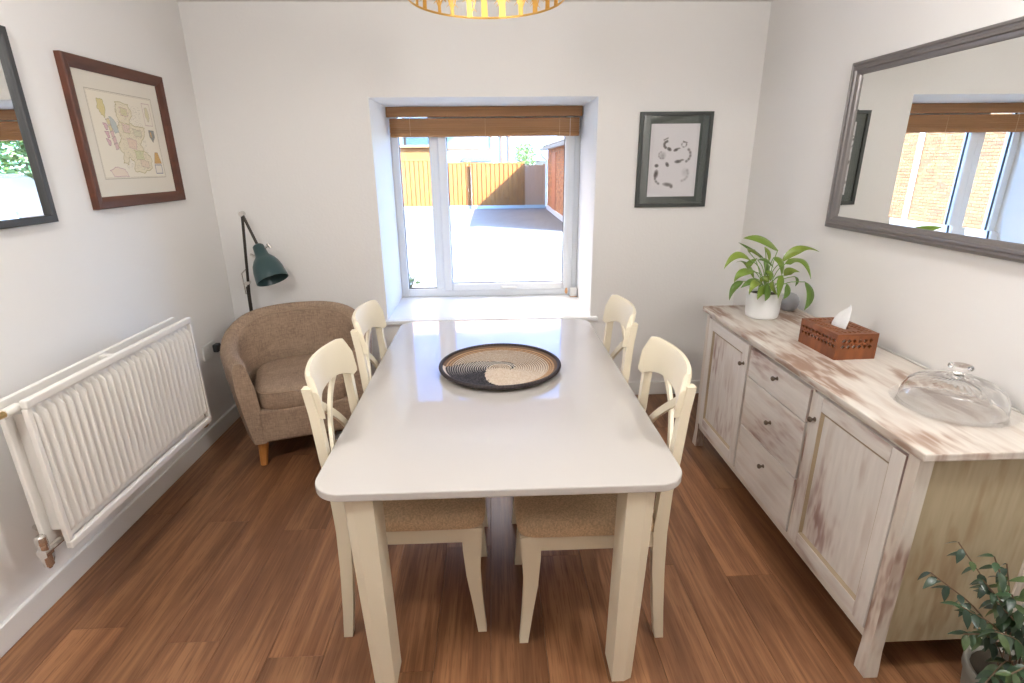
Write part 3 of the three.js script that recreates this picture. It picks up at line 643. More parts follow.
{ // carved wooden tissue box
  const w = 0.172, d = 0.242, h = 0.107, t = 0.008;
  const g = thing('tissue_box', 'carved brown wooden tissue box with lattice sides', 'tissue box', [1.44, TOP, -2.07], 0.04);
  const wood = std({ map: tex(256, 256, (u, v) => lerp3([100, 54, 27], [152, 88, 46], fbm(u, v, 5, 40, 71, 4))), roughness: 0.45 });
  const panel = (len, hh, y0, y1, cell, edge) => {
    const s = poly([[-len / 2, 0], [len / 2, 0], [len / 2, hh], [-len / 2, hh]]);
    const n = Math.floor((len - 2 * edge) / cell), x0 = -n * cell / 2, m = Math.max(1, Math.round((y1 - y0) / cell)), ch = (y1 - y0) / m;
    for (let i = 0; i < n; i++) for (let j = 0; j < m; j++) {
      const cx = x0 + (i + 0.5) * cell, cy = y0 + (j + 0.5) * ch, a = cell * 0.47, b = ch * 0.46;
      const p = new THREE.Path(); p.moveTo(cx + a, cy); p.quadraticCurveTo(cx + a * 0.35, cy + b * 0.35, cx, cy + b); p.quadraticCurveTo(cx - a * 0.35, cy + b * 0.35, cx - a, cy); p.quadraticCurveTo(cx - a * 0.35, cy - b * 0.35, cx, cy - b); p.quadraticCurveTo(cx + a * 0.35, cy - b * 0.35, cx + a, cy);
      s.holes.push(p);
      if (i < n - 1 && j < m) { const q = new THREE.Path(); q.absellipse(cx + cell / 2, cy + ch * 0.42, cell * 0.16, ch * 0.16, 0, Math.PI * 2, false); if (j < m - 1) s.holes.push(q); }
    }
    return extr(s, t, 0, 3);
  };
  mesh('side_panel', uvm(panel(d, h - t, 0.042, 0.09, 0.0225, 0.008).rotateY(-Math.PI / 2).translate(-w / 2 + t, 0, 0), 'z'), wood, g);
  mesh('side_panel', uvm(panel(d, h - t, 0.042, 0.09, 0.0225, 0.008).rotateY(-Math.PI / 2).translate(w / 2, 0, 0), 'z'), wood, g);
  mesh('end_panel', uvm(panel(w - 2 * t, h - t, 0.042, 0.09, 0.0225, 0.008).translate(0, 0, d / 2 - t), 'x'), wood, g);
  mesh('end_panel', uvm(panel(w - 2 * t, h - t, 0.042, 0.09, 0.0225, 0.008).translate(0, 0, -d / 2), 'x'), wood, g);
  const lidShape = poly([[-w / 2, -d / 2], [w / 2, -d / 2], [w / 2, d / 2], [-w / 2, d / 2]]);
  const slot = new THREE.Path(); slot.absellipse(0, 0, 0.022, 0.055, 0, Math.PI * 2, true); lidShape.holes.push(slot);
  for (const sx of [-1, 1]) for (let i = 0; i < 11; i++) for (let r = 0; r < 2; r++) { const p = new THREE.Path(); p.absellipse(sx * (0.042 + r * 0.021), -d / 2 + 0.024 + i * 0.0194, 0.0075, 0.0065, 0, Math.PI * 2, true); lidShape.holes.push(p); }
  for (const sy of [-1, 1]) for (let i = -1; i <= 1; i++) { const p = new THREE.Path(); p.absellipse(i * 0.02, sy * (d / 2 - 0.028), 0.007, 0.01, 0, Math.PI * 2, true); lidShape.holes.push(p); }
  mesh('lid', uvm(extr(lidShape, t, 0, 6).rotateX(Math.PI / 2).translate(0, h, 0), 'z'), wood, g);
  mesh('tissue_stack', bx(-w / 2 + t + 0.004, w / 2 - t - 0.004, 0.001, 0.034, -d / 2 + t + 0.004, d / 2 - t - 0.004, 0.004, 2), std({ color: col(0.8, 0.8, 0.8), roughness: 0.95 }), g);
  // pulled-up tissue
  const rows = [];
  for (let i = 0; i <= 10; i++) {
    const v = i / 10, r = [];
    for (let j = 0; j <= 28; j++) { const a = j / 28 * Math.PI * 2, wv = 1 + 0.28 * Math.sin(a * 4 + v * 2) + 0.15 * Math.sin(a * 7 + v * 5), k = 0.62 + 0.2 * Math.sin(v * 2.6) - 0.48 * v * v; r.push(V(Math.cos(a) * 0.018 * wv * (k + 0.2 * v) + 0.022 * v * v, -0.012 + v * (0.082 + 0.014 * Math.sin(a + 0.8)), Math.sin(a) * 0.042 * wv * k - 0.012 * v)); }
    rows.push(r);
  }
  const ts = tag(mesh('tissue', grid(rows, false, 0), phy({ color: col(0.84, 0.84, 0.84), roughness: 0.95, side: THREE.DoubleSide, transmission: 0.25, thickness: 0 })), 'white paper tissue pulled up out of the wooden box', 'tissue');
  ts.scale.set(1.3, 1.05, 1.25); ts.position.set(1.437, TOP + h, -2.06);
}
{ // glass cake stand
  const clear = phy({ color: 0xffffff, transmission: 1, thickness: 0, roughness: 0.01, ior: 1.6 });
  const solid = phy({ color: 0xffffff, transmission: 1, thickness: 0.004, roughness: 0, ior: 1.45 });
  const pl = tag(mesh('cake_plate', lathe([[0, 0.004], [0.10, 0.004], [0.12, 0.0], [0.126, 0.001], [0.13, 0.008], [0.164, 0.014], [0.167, 0.0165], [0.164, 0.0185], [0.135, 0.014], [0.125, 0.011], [0, 0.010]], 72), clear), 'clear glass cake plate with a raised edge', 'plate');
  pl.position.set(1.462, TOP + 0.0002, -1.5);
  const g = thing('cake_dome', 'clear glass cake dome with ribbed shoulder and knob', 'cake dome', [1.462, TOP + 0.0148, -1.5]);
  const outer = [[0.138, 0], [0.142, 0.002], [0.141, 0.02], [0.136, 0.042], [0.124, 0.062], [0.105, 0.077], [0.078, 0.087], [0.045, 0.093], [0.02, 0.097], [0.014, 0.101]];
  const inner = [[0.0, 0.090], [0.045, 0.088], [0.077, 0.082], [0.102, 0.073], [0.12, 0.059], [0.132, 0.04], [0.137, 0.02], [0.138, 0]];
  const dome = lathe([...outer, [0.013, 0.104], [0.018, 0.112], [0.028, 0.119], [0.033, 0.127], [0.031, 0.133], [0.022, 0.1355], [0, 0.136]].reverse().concat(inner.slice().reverse().reverse()).length ? [...inner, ...outer, [0.013, 0.104], [0.018, 0.112], [0.028, 0.119], [0.033, 0.127], [0.031, 0.133], [0.022, 0.1355], [0, 0.136]] : [], 96);
  const p = dome.attributes.position; // flutes on the shoulder
  for (let i = 0; i < p.count; i++) { const x = p.getX(i), y = p.getY(i), z = p.getZ(i), r = Math.hypot(x, z); if (y > 0.078 && y < 0.096 && r > 0.04 && r < 0.1) { const a = Math.atan2(z, x); p.setY(i, y + 0.0005 * Math.cos(a * 32)); } }
  dome.computeVertexNormals();
  mesh('dome', dome, solid, g);
}
{ // cable lying along the wall at the back of the sideboard top
  tag(mesh('wall_cable', tube([V(1.646, TOP + 0.004, -2.15), V(1.647, TOP + 0.004, -1.9), V(1.645, TOP + 0.005, -1.7), V(1.648, TOP + 0.004, -1.45)], 0.0035, 30, 6), std({ color: col(0.6, 0.58, 0.54), roughness: 0.6 })), 'thin white cable lying along the back of the sideboard', 'cable');
}

// ---------------------------------------------------------------- big mirror on the right wall
function mirrorPlate(w, h, bevel, drop) {
  const g = new THREE.PlaneGeometry(w - 2 * bevel, h - 2 * bevel).toNonIndexed();
  return { flat: g, bev: moulding(w, h, [[0, -drop], [bevel, 0]]) };
}
{
  const z0 = -2.602, z1 = -1.25, y0 = 1.295, y1 = 2.017, w = z1 - z0, h = y1 - y0;
  const g = thing('wall_mirror', 'large mirror in a moulded grey frame above the sideboard', 'mirror', [XR, (y0 + y1) / 2, (z0 + z1) / 2], -Math.PI / 2);
  const fw = 0.055;
  mesh('frame', moulding(w, h, [[0, 0.0], [0, 0.024], [0.004, 0.03], [0.012, 0.033], [0.016, 0.028], [0.02, 0.027], [0.026, 0.031], [0.034, 0.031], [0.038, 0.024], [0.046, 0.021], [0.052, 0.018], [fw, 0.012], [fw, 0.0]]), std({ color: col(0.20, 0.18, 0.175), roughness: 0.35, metalness: 0.35 }), g);
  const { flat, bev } = mirrorPlate(w - 2 * fw, h - 2 * fw, 0.026, 0.001);
  const pl = mesh('mirror_glass', flat.translate(0, 0, 0.012), M.mirror, g);
  mesh('bevel', bev.translate(0, 0, 0.012), M.mirror, pl);
  mesh('backing', bx(-w / 2 + 0.01, w / 2 - 0.01, -h / 2 + 0.01, h / 2 - 0.01, 0.0005, 0.008, 0), M.black, g);
}
// ---------------------------------------------------------------- pictures
{ // dark framed mirror, left wall, cut by the picture edge
  const z0 = -2.222, z1 = -1.62, y0 = 1.403, y1 = 2.085, w = z1 - z0, h = y1 - y0, fw = 0.027;
  const g = thing('framed_mirror', 'mirror in a slim charcoal frame at the left edge', 'mirror', [XL, (y0 + y1) / 2, (z0 + z1) / 2], Math.PI / 2);
  mesh('frame', moulding(w, h, [[0, 0.0], [0, 0.024], [0.003, 0.027], [fw - 0.003, 0.027], [fw, 0.024], [fw, 0.0]]), std({ color: col(0.05, 0.05, 0.052), roughness: 0.5 }), g);
  mesh('mirror_glass', bx(-w / 2 + fw, w / 2 - fw, -h / 2 + fw, h / 2 - fw, 0.004, 0.010, 0), M.mirror, g);
}
{
  const z0 = -3.158, z1 = -2.459, y0 = 1.429, y1 = 2.052, w = z1 - z0, h = y1 - y0, fw = 0.05;
  const g = thing('framed_map', 'antique map in a brown wooden frame on the left wall', 'picture', [XL, (y0 + y1) / 2, (z0 + z1) / 2], Math.PI / 2);
  const wood = std({ map: tex(128, 512, (u, v) => lerp3([70, 40, 28], [116, 66, 44], fbm(u, v, 24, 5, 33, 4))), roughness: 0.5 });
  mesh('frame', moulding(w, h, [[0, 0.0], [0, 0.026], [0.004, 0.03], [0.03, 0.026], [fw - 0.006, 0.02], [fw, 0.016], [fw, 0.0]]), wood, g);
  const map = canvasTex(1024, 900, (c, W, Hh) => {
    c.fillStyle = '#e4ddce'; c.fillRect(0, 0, W, Hh);
    const mx = 110, my = 120, mw = W - 220, mh = Hh - 250;
    c.fillStyle = '#ece4d2'; c.fillRect(mx, my, mw, mh);
    c.strokeStyle = '#a99d88'; c.lineWidth = 5; c.strokeRect(mx, my, mw, mh); c.lineWidth = 2; c.strokeRect(mx + 9, my + 9, mw - 18, mh - 18);
    const q = (s) => s.map(([a, b]) => [mx + a * mw, my + b * mh]);
    const shape = (pts, fill, line, lw = 5) => { const s = q(pts); c.beginPath(); s.forEach(([a, b], i) => (i ? c.lineTo(a, b) : c.moveTo(a, b))); c.closePath(); c.fillStyle = fill; c.fill(); c.strokeStyle = line; c.lineWidth = lw; c.lineJoin = 'round'; c.stroke(); };
    const jag = (pts, k, sd) => { const out = []; let s2 = sd; const rn = () => { s2 = (s2 * 16807) % 2147483647; return s2 / 2147483647 - 0.5; }; pts.forEach((p, i) => { const n = pts[(i + 1) % pts.length]; for (let j = 0; j < 5; j++) { const t = j / 5; out.push([p[0] + (n[0] - p[0]) * t + rn() * k, p[1] + (n[1] - p[1]) * t + rn() * k]); } }); return out; };
    shape(jag([[0.40, 0.10], [0.58, 0.11], [0.62, 0.22], [0.55, 0.33], [0.62, 0.36], [0.78, 0.38], [0.76, 0.47], [0.66, 0.58], [0.70, 0.66], [0.80, 0.75], [0.78, 0.88], [0.62, 0.94], [0.48, 0.92], [0.50, 0.80], [0.42, 0.74], [0.40, 0.83], [0.33, 0.82], [0.36, 0.70], [0.30, 0.63], [0.38, 0.52], [0.33, 0.42], [0.40, 0.33], [0.37, 0.22]], 0.022, 5), '#e6dbbf', '#b9ab78', 6);
    [[0.44, 0.16, 0.12, 0.1, '#d7cfa0'], [0.42, 0.34, 0.12, 0.12, '#e0c9b8'], [0.58, 0.4, 0.14, 0.1, '#d9d3b4'], [0.46, 0.52, 0.14, 0.12, '#e5cdb6'], [0.54, 0.66, 0.14, 0.12, '#d4d2a4'], [0.6, 0.78, 0.14, 0.1, '#e2cfb6']].forEach(([a, b, w2, h2, f], i) => shape(jag([[a, b], [a + w2, b + 0.01], [a + w2 * 0.9, b + h2], [a + 0.01, b + h2 * 0.9]], 0.02, 11 + i * 7), f, ['#c4a0a0', '#b8b071', '#b9a58c'][i % 3], 4));
    for (let i = 0; i < 5; i++) shape(jag([[0.2 + 0.012 * i, 0.32 + i * 0.07], [0.25 + 0.012 * i, 0.3 + i * 0.07], [0.26 + 0.01 * i, 0.37 + i * 0.07], [0.22 + 0.01 * i, 0.38 + i * 0.07]], 0.012, 40 + i), i > 1 ? '#d9b9b4' : '#d9cc98', '#a9938a', 4);
    shape(jag([[0.14, 0.1], [0.21, 0.09], [0.23, 0.2], [0.2, 0.3], [0.16, 0.27], [0.12, 0.2]], 0.014, 77), '#d8c98c', '#a59a62', 4);
    for (let i = 0; i < 3; i++) shape(jag([[0.15, 0.36 + i * 0.09], [0.2, 0.37 + i * 0.09], [0.2, 0.43 + i * 0.09], [0.17, 0.44 + i * 0.09]], 0.012, 90 + i), '#d8b2b4', '#a98389', 4);
    shape(jag([[0.26, 0.28], [0.33, 0.33], [0.36, 0.45], [0.3, 0.47], [0.26, 0.4]], 0.014, 120), '#b9c0ba', '#8f9a94', 4);
    shape(jag([[0.10, 0.9], [0.2, 0.86], [0.32, 0.9], [0.36, 0.98], [0.14, 0.97]], 0.014, 150), '#e9d9c6', '#b98f98', 4);
    c.strokeStyle = '#b89494'; c.lineWidth = 4; const [[ia, ib]] = q([[0.82, 0.07]]); c.strokeRect(ia, ib, mw * 0.13, mh * 0.27);
    shape(jag([[0.86, 0.12], [0.9, 0.12], [0.92, 0.24], [0.88, 0.3], [0.85, 0.22]], 0.012, 180), '#d9cfa6', '#a99', 3);
    shape([[0.85, 0.4], [0.94, 0.4], [0.94, 0.48], [0.895, 0.55], [0.85, 0.48]], '#7d8079', '#8a7a60', 4);
    shape([[0.87, 0.42], [0.89, 0.42], [0.89, 0.5], [0.87, 0.47]], '#c79a44', '#8a7a60', 2);
    shape([[0.88, 0.68], [0.93, 0.68], [0.97, 0.82], [0.84, 0.82]], '#cf9f45', '#a87a5a', 4);
    shape([[0.84, 0.84], [0.96, 0.84], [0.96, 0.95], [0.84, 0.95]], '#e6dfd0', '#77758a', 7);
    c.strokeStyle = 'rgba(96,82,70,0.6)'; c.lineWidth = 1;
    let s3 = 9; const rn = () => { s3 = (s3 * 16807) % 2147483647; return s3 / 2147483647; };
    for (let i = 0; i < 1100; i++) { const a = mx + mw * (0.36 + 0.4 * rn()), b = my + mh * (0.12 + 0.78 * rn()); c.beginPath(); c.moveTo(a, b); c.lineTo(a + 4 + 10 * rn(), b + 2 * (rn() - 0.5)); c.stroke(); }
  });
  mesh('map_print', new THREE.PlaneGeometry(w - 2 * fw, h - 2 * fw).translate(0, 0, 0.008), std({ map, roughness: 0.9 }), g);
  mesh('backing', bx(-w / 2 + 0.004, w / 2 - 0.004, -h / 2 + 0.004, h / 2 - 0.004, 0.0005, 0.006, 0), M.black, g);
  mesh('glazing', bx(-w / 2 + fw, w / 2 - fw, -h / 2 + fw, h / 2 - fw, 0.0125, 0.0126, 0), M.glass, g);
}
{
  const x0 = 0.93, x1 = 1.387, y0 = 1.327, y1 = 1.897, w = x1 - x0, h = y1 - y0, fw = 0.022;
  const g = thing('framed_print', 'dark framed picture of grey hand and foot prints', 'picture', [(x0 + x1) / 2, (y0 + y1) / 2, ZB]);
  mesh('frame', moulding(w, h, [[0, 0], [0, 0.02], [0.002, 0.022], [fw - 0.002, 0.022], [fw, 0.02], [fw, 0.0]]), std({ color: col(0.045, 0.05, 0.045), roughness: 0.45 }), g);
  mesh('mount', bx(-w / 2 + fw, w / 2 - fw, -h / 2 + fw, h / 2 - fw, 0.003, 0.007, 0), std({ color: col(0.085, 0.1, 0.09), roughness: 0.9 }), g);
  const map = canvasTex(512, 760, (c, W, Hh) => {
    c.fillStyle = '#d9d6d8'; c.fillRect(0, 0, W, Hh);
    const blob = (x, y, rx, ry, rot, a) => { for (let k = 5; k > 0; k--) { c.save(); c.translate(x * W, y * Hh); c.rotate(rot); c.beginPath(); c.ellipse(0, 0, rx * W * k / 3.8, ry * W * k / 3.8, 0, 0, 7); c.fillStyle = `rgba(58,52,50,${a * 0.34})`; c.fill(); c.restore(); } };
    const arc = (x, y, r, a0, a1, w0, al) => { for (let i = 0; i <= 16; i++) { const a = a0 + (a1 - a0) * i / 16; blob(x + Math.cos(a) * r, y + Math.sin(a) * r * W / Hh, w0, w0 * 0.8, a, al * (0.6 + 0.4 * Math.sin(i * 1.7))); } };
    arc(0.36, 0.28, 0.07, 2.0, 4.6, 0.025, 0.5); blob(0.4, 0.34, 0.045, 0.03, 0.6, 1); for (let i = 0; i < 4; i++) blob(0.28 + i * 0.025, 0.215 - i * 0.008, 0.012, 0.014, 0, 0.7);
    arc(0.70, 0.28, 0.05, 0, 6.2, 0.016, 0.35); blob(0.54, 0.35, 0.045, 0.026, -0.4, 1); blob(0.6, 0.33, 0.03, 0.015, 0, 0.5); for (let i = 0; i < 4; i++) blob(0.68 + i * 0.025, 0.235 + i * 0.006, 0.011, 0.013, 0, 0.6);
    blob(0.27, 0.43, 0.06, 0.07, 0.3, 0.22); arc(0.26, 0.42, 0.07, 1, 4.4, 0.016, 0.25);
    blob(0.38, 0.55, 0.03, 0.045, -0.5, 1); arc(0.7, 0.42, 0.15, -0.9, 1.1, 0.026, 0.38); blob(0.6, 0.51, 0.06, 0.03, -0.1, 0.9); blob(0.68, 0.49, 0.04, 0.02, -0.1, 0.5);
    blob(0.16, 0.565, 0.035, 0.03, 0, 1); blob(0.16, 0.68, 0.04, 0.075, 0.1, 0.75); arc(0.3, 0.72, 0.16, 2.0, 3.7, 0.024, 0.35); blob(0.42, 0.83, 0.09, 0.035, 0.15, 0.6); blob(0.5, 0.86, 0.03, 0.03, 0, 0.6);
    arc(0.68, 0.68, 0.15, -0.6, 1.4, 0.03, 0.12); blob(0.76, 0.66, 0.06, 0.08, 0, 0.1);
  });
  mesh('print', new THREE.PlaneGeometry(0.307, 0.437).translate(0, -0.002, 0.0074), std({ map, roughness: 0.9 }), g);
  mesh('glazing', bx(-w / 2 + fw, w / 2 - fw, -h / 2 + fw, h / 2 - fw, 0.0145, 0.0146, 0), M.glass, g);
}

// ---------------------------------------------------------------- wooden venetian blind, pulled up
{
  const bw = std({ map: (() => { const t = tex(128, 256, (u, v) => lerp3([150, 104, 62], [182, 134, 86], fbm(u, v, 24, 3, 44, 3))); t.repeat.set(8, 1); return t; })(), roughness: 0.45 });
  const g = thing('wooden_blind', 'brown wooden venetian blind pulled up at the window top', 'blind', [-0.03, 1.985, -4.09]);
  mesh('headrail', uvm(bx(-0.66, 0.66, -0.055, -0.004, -0.045, 0.03, 0.003), 'x'), bw, g);
  mesh('valance', uvm(bx(-0.69, 0.69, -0.066, 0.0, 0.032, 0.044, 0.004, 2), 'x'), bw, g);
  for (let i = 0; i < 14; i++) {
    const y = -0.078 - i * 0.0072, s = mesh('slat', uvm(bx(-0.672, 0.672, -0.0034, 0.0034, -0.025, 0.025, 0.0015), 'x', [i * 0.13, 0]), bw, g);
    s.position.set(rr(-0.003, 0.003), y, 0.004 + (i % 2 ? 0.003 : -0.003) + rr(-0.002, 0.002)); s.rotation.x = rr(-0.01, 0.01);
  }
  mesh('bottom_rail', uvm(bx(-0.672, 0.672, -0.196, -0.1745, -0.022, 0.03, 0.004, 2), 'x'), bw, g);
  const cordMat = std({ color: col(0.6, 0.42, 0.26), roughness: 0.8 });
  for (const x of [-0.53, 0.0, 0.53]) for (const z of [-0.028, 0.034]) mesh('ladder_cord', rod(V(x, -0.19, z), V(x, -0.06, z), 0.0018, 0.0018, 6), cordMat, g);
  mesh('pull_cord', [rod(V(0.605, -0.07, 0.034), V(0.603, -1.31, 0.036), 0.0014, 0.0014, 6)], M.plastic, g);
  mesh('cord_acorn', lathe([[0, -0.05], [0.008, -0.045], [0.012, -0.03], [0.01, -0.012], [0.005, -0.002], [0, 0]], 16).translate(0.603, -1.305, 0.036), std({ color: col(0.62, 0.34, 0.16), roughness: 0.5 }), g);
}
{ // small white trinket lying on the sill at the right end
  const g = thing('cord_cleat', 'small white cord holder at the right end of the sill', 'cord holder', [0.635, WY0, -4.09]);
  mesh('holder', bx(-0.028, 0.028, 0.004, 0.07, -0.02, 0.02, 0.008, 2), M.plastic, g);
  mesh('base', bx(-0.03, 0.03, 0, 0.006, -0.022, 0.026, 0.002), std({ color: col(0.5, 0.3, 0.18), roughness: 0.6 }), g);
}

// ---------------------------------------------------------------- radiator
{
  const z0 = -2.556, z1 = -1.58, y0 = 0.349, y1 = 0.912, xf = -1.474;
  const enamel = std({ color: col(0.80, 0.77, 0.72), roughness: 0.35 });
  const g = thing('radiator', 'white ribbed panel radiator on the left wall', 'radiator', [xf, 0, (z0 + z1) / 2]);
  const L = z1 - z0, n = 27, rows = [];
  for (let i = 0; i <= n * 8; i++) {
    const zz = -L / 2 + 0.018 + (L - 0.036) * i / (n * 8), ph = (i % 8) / 8, d = 0.026 * (0.5 - 0.5 * Math.cos(ph * 2 * Math.PI));
    const r = [];
    for (const [y, k] of [[0.03, 0], [0.045, 0.05], [0.06, 0.75], [0.075, 1], [0.3, 1], [0.488, 1], [0.503, 0.75], [0.518, 0.05], [0.533, 0]]) r.push(V(-0.027 + d * k, y0 + y, zz));
    rows.push(r);
  }
  mesh('front_panel', [grid(rows.reverse(), false, 0), bx(-0.024, -0.001, y1 - 0.03, y1, -L / 2, L / 2, 0.006, 2), bx(-0.024, -0.001, y0, y0 + 0.03, -L / 2, L / 2, 0.006, 2), bx(-0.024, -0.004, y0 + 0.03, y1 - 0.03, -L / 2, -L / 2 + 0.018, 0.004), bx(-0.024, -0.004, y0 + 0.03, y1 - 0.03, L / 2 - 0.018, L / 2, 0.004)], enamel, g);
  mesh('rear_panel', bx(-0.098, -0.08, y0, y1, -L / 2, L / 2 + 0.004, 0.005, 2), enamel, g);
  mesh('fins', Array.from({ length: 28 }, (_, i) => bx(-0.08, -0.026, y0 + 0.06, y1 - 0.06, -L / 2 + 0.04 + i * 0.0335, -L / 2 + 0.042 + i * 0.0335, 0)), enamel, g).userData.kind = 'stuff';
  for (const zz of [-0.36, 0.12]) mesh('bracket', [bx(-0.264, -0.098, y0 + 0.1, y0 + 0.13, zz - 0.015, zz + 0.015, 0.002), bx(-0.264, -0.098, y1 - 0.13, y1 - 0.1, zz - 0.015, zz + 0.015, 0.002)], enamel, g);
  mesh('top_bridge', bx(-0.08, -0.024, y1 - 0.03, y1 - 0.008, 0.02, 0.05, 0.002), enamel, g);
  mesh('air_vent', [rod(V(-0.05, y1 - 0.03, L / 2 - 0.02), V(-0.05, y1 - 0.03, L / 2 + 0.03), 0.017, 0.015)], enamel, g);
  mesh('vent_plug', rod(V(-0.05, y1 - 0.03, L / 2 + 0.03), V(-0.05, y1 - 0.03, L / 2 + 0.06), 0.011, 0.01), M.brass, g);
  const valve = mesh('valve', [rod(V(-0.05, y0 + 0.03, L / 2 - 0.02), V(-0.05, y0 + 0.03, L / 2 + 0.05), 0.012), rod(V(-0.05, y0 - 0.02, L / 2 + 0.05), V(-0.05, y0 + 0.06, L / 2 + 0.05), 0.015, 0.015), rod(V(-0.05, y0 + 0.03, L / 2 + 0.035), V(-0.05, y0 + 0.03, L / 2 + 0.065), 0.019, 0.019, 6), tube([V(-0.05, y0 - 0.01, L / 2 + 0.05), V(-0.06, y0 - 0.035, L / 2 + 0.04), V(-0.1, y0 - 0.04, L / 2 - 0.02), V(-0.2, y0 - 0.02, L / 2 - 0.12), V(-0.266, y0 - 0.02, L / 2 - 0.16)], 0.0085)], M.chrome, g);
  mesh('valve_cap', lathe([[0.014, 0], [0.017, 0.004], [0.016, 0.03], [0.012, 0.036], [0, 0.037]], 20).translate(-0.05, y0 + 0.06, L / 2 + 0.05), M.chrome, valve);
  mesh('valve', [rod(V(-0.05, y0 + 0.03, -L / 2 + 0.02), V(-0.05, y0 + 0.03, -L / 2 - 0.04), 0.012), rod(V(-0.05, y0 - 0.02, -L / 2 - 0.04), V(-0.05, y0 + 0.06, -L / 2 - 0.04), 0.014), tube([V(-0.05, y0 - 0.01, -L / 2 - 0.04), V(-0.06, y0 - 0.045, -L / 2 - 0.04), V(-0.1, y0 - 0.06, -L / 2 - 0.04), V(-0.264, y0 - 0.06, -L / 2 - 0.04)], 0.0085)], M.chrome, g);
}

// ---------------------------------------------------------------- tub armchair
{
  const weave = tex(512, 512, (u, v) => {
    const a = fbm(u, v, 256, 24, 5, 2), b = fbm(u, v, 24, 256, 6, 2), c = fbm(u, v, 6, 6, 7, 3);
    const t = 0.4 * a + 0.4 * b + 0.25 * c;
    return lerp3([136, 114, 95], [178, 152, 128], sm(0.25, 0.8, t));
  });
  weave.repeat.set(2.2, 2.2);
  const fab = std({ map: weave, roughness: 0.8, bumpMap: weave, bumpScale: 0.0005 });
  const C = [-1.155, 0, -3.04], g = thing('tub_armchair', 'brown woven tub armchair in the corner by the window', 'armchair', C, 18.7 * D);
  // U-shaped path, from the left arm front round the back to the right arm front
  const path = [];
  const a = 0.42, bb = 0.355, z0 = -0.01, zf = 0.335, af = 0.345, arm = (t) => af + (a - af) * Math.sin(t * Math.PI / 2);
  for (let i = 0; i <= 8; i++) path.push([-arm(i / 8), zf + (z0 - zf) * i / 8, -1, 0, 0.0 + i / 8 * 0.3]);
  for (let i = 1; i < 32; i++) { const t = i / 32 * Math.PI; const nx = -Math.cos(t) / a, nz = -Math.sin(t) / bb, l = Math.hypot(nx, nz); path.push([-a * Math.cos(t), z0 - bb * Math.sin(t), nx / l, nz / l, 0.3 + 0.7 * Math.sin(t)]); }
  for (let i = 0; i <= 8; i++) path.push([arm(1 - i / 8), z0 + (zf - z0) * i / 8, 1, 0, 0.3 * (1 - i / 8)]);
  const rows = path.map(([x, z, nx, nz, k], idx) => {
    const Ht = 0.645 + 0.135 * sm(0, 1, k), T = 0.09;
    const end = Math.min(idx, path.length - 1 - idx), e = end === 0 ? 0.012 : 0;
    return [[0.06, 0.155], [0.035, 0.3], [0.012, 0.48], [0 + e, Ht - 0.05], [0.008 + e, Ht - 0.022 - e], [0.028, Ht - 0.005 - e], [T / 2, Ht - e], [T - 0.024, Ht - 0.006 - e], [T - 0.004 - e, Ht - 0.024 - e], [T - e + 0.004, Ht - 0.06], [T + 0.016, 0.48], [T + 0.03, 0.30], [T + 0.03, 0.155]].map(([o, y]) => V(x - nx * o, y, z - nz * o));
  });
  mesh('shell', uvm(loft(rows.map((r) => r.slice().reverse()), 1.0)), fab, g);
  mesh('piping', [tube(rows.map((r) => r[9].clone().lerp(r[8], 0.5)), 0.004, 120, 6)], fab, g);
  // front rail under the cushion
  mesh('front_rail', uvm(bx(-0.25, 0.25, 0.155, 0.352, 0.2, 0.338, 0.02, 4)), fab, g);
  mesh('base', uvm(extr(roundRect(0.5, 0.5, 0.2), 0.17).rotateX(-Math.PI / 2).translate(0, 0.16, -0.03)), fab, g);
  // D-shaped seat cushion
  const cr = [];
  for (const [f, y] of [[0.5, 0.335], [0.96, 0.337], [0.99, 0.35], [1.0, 0.375], [1.0, 0.42], [0.99, 0.442], [0.955, 0.456], [0.85, 0.465], [0.5, 0.474], [0.1, 0.476]]) {
    const r = [];
    for (let i = 0; i < 48; i++) {
      const t = i / 48 * 2 * Math.PI, cs = Math.cos(t), sn = Math.sin(t);
      const e = sn > 0 ? 0.28 : 0.8;
      r.push(V(Math.sign(cs) * Math.pow(Math.abs(cs), sn > 0 ? 0.28 : 0.8) * (0.258 + (sn > 0 ? -0.02 : 0.03) * Math.abs(sn)) * f, y, (sn > 0 ? 0.33 : 0.235) * Math.sign(sn) * Math.pow(Math.abs(sn), e) * f + 0.012));
    }
    cr.push(r.reverse());
  }
  const cush = mesh('cushion', uvm(loft(cr, 1.2), 'z'), fab, g);
  mesh('seam', [tube([...cr[5], cr[5][0]].map((p) => p.clone()), 0.0035, 140, 6)], fab, cush);
  const oak = std({ map: tex(64, 256, (u, v) => lerp3([176, 112, 52], [214, 150, 82], fbm(u, v, 16, 3, 15, 3))), roughness: 0.45 });
  for (const [x, z] of [[-0.25, 0.27], [0.25, 0.27], [-0.22, -0.24], [0.22, -0.24]]) mesh('foot', rod(V(x * 1.06, 0, z * 1.03), V(x, 0.165, z), 0.019, 0.031, 20), oak, g);
}

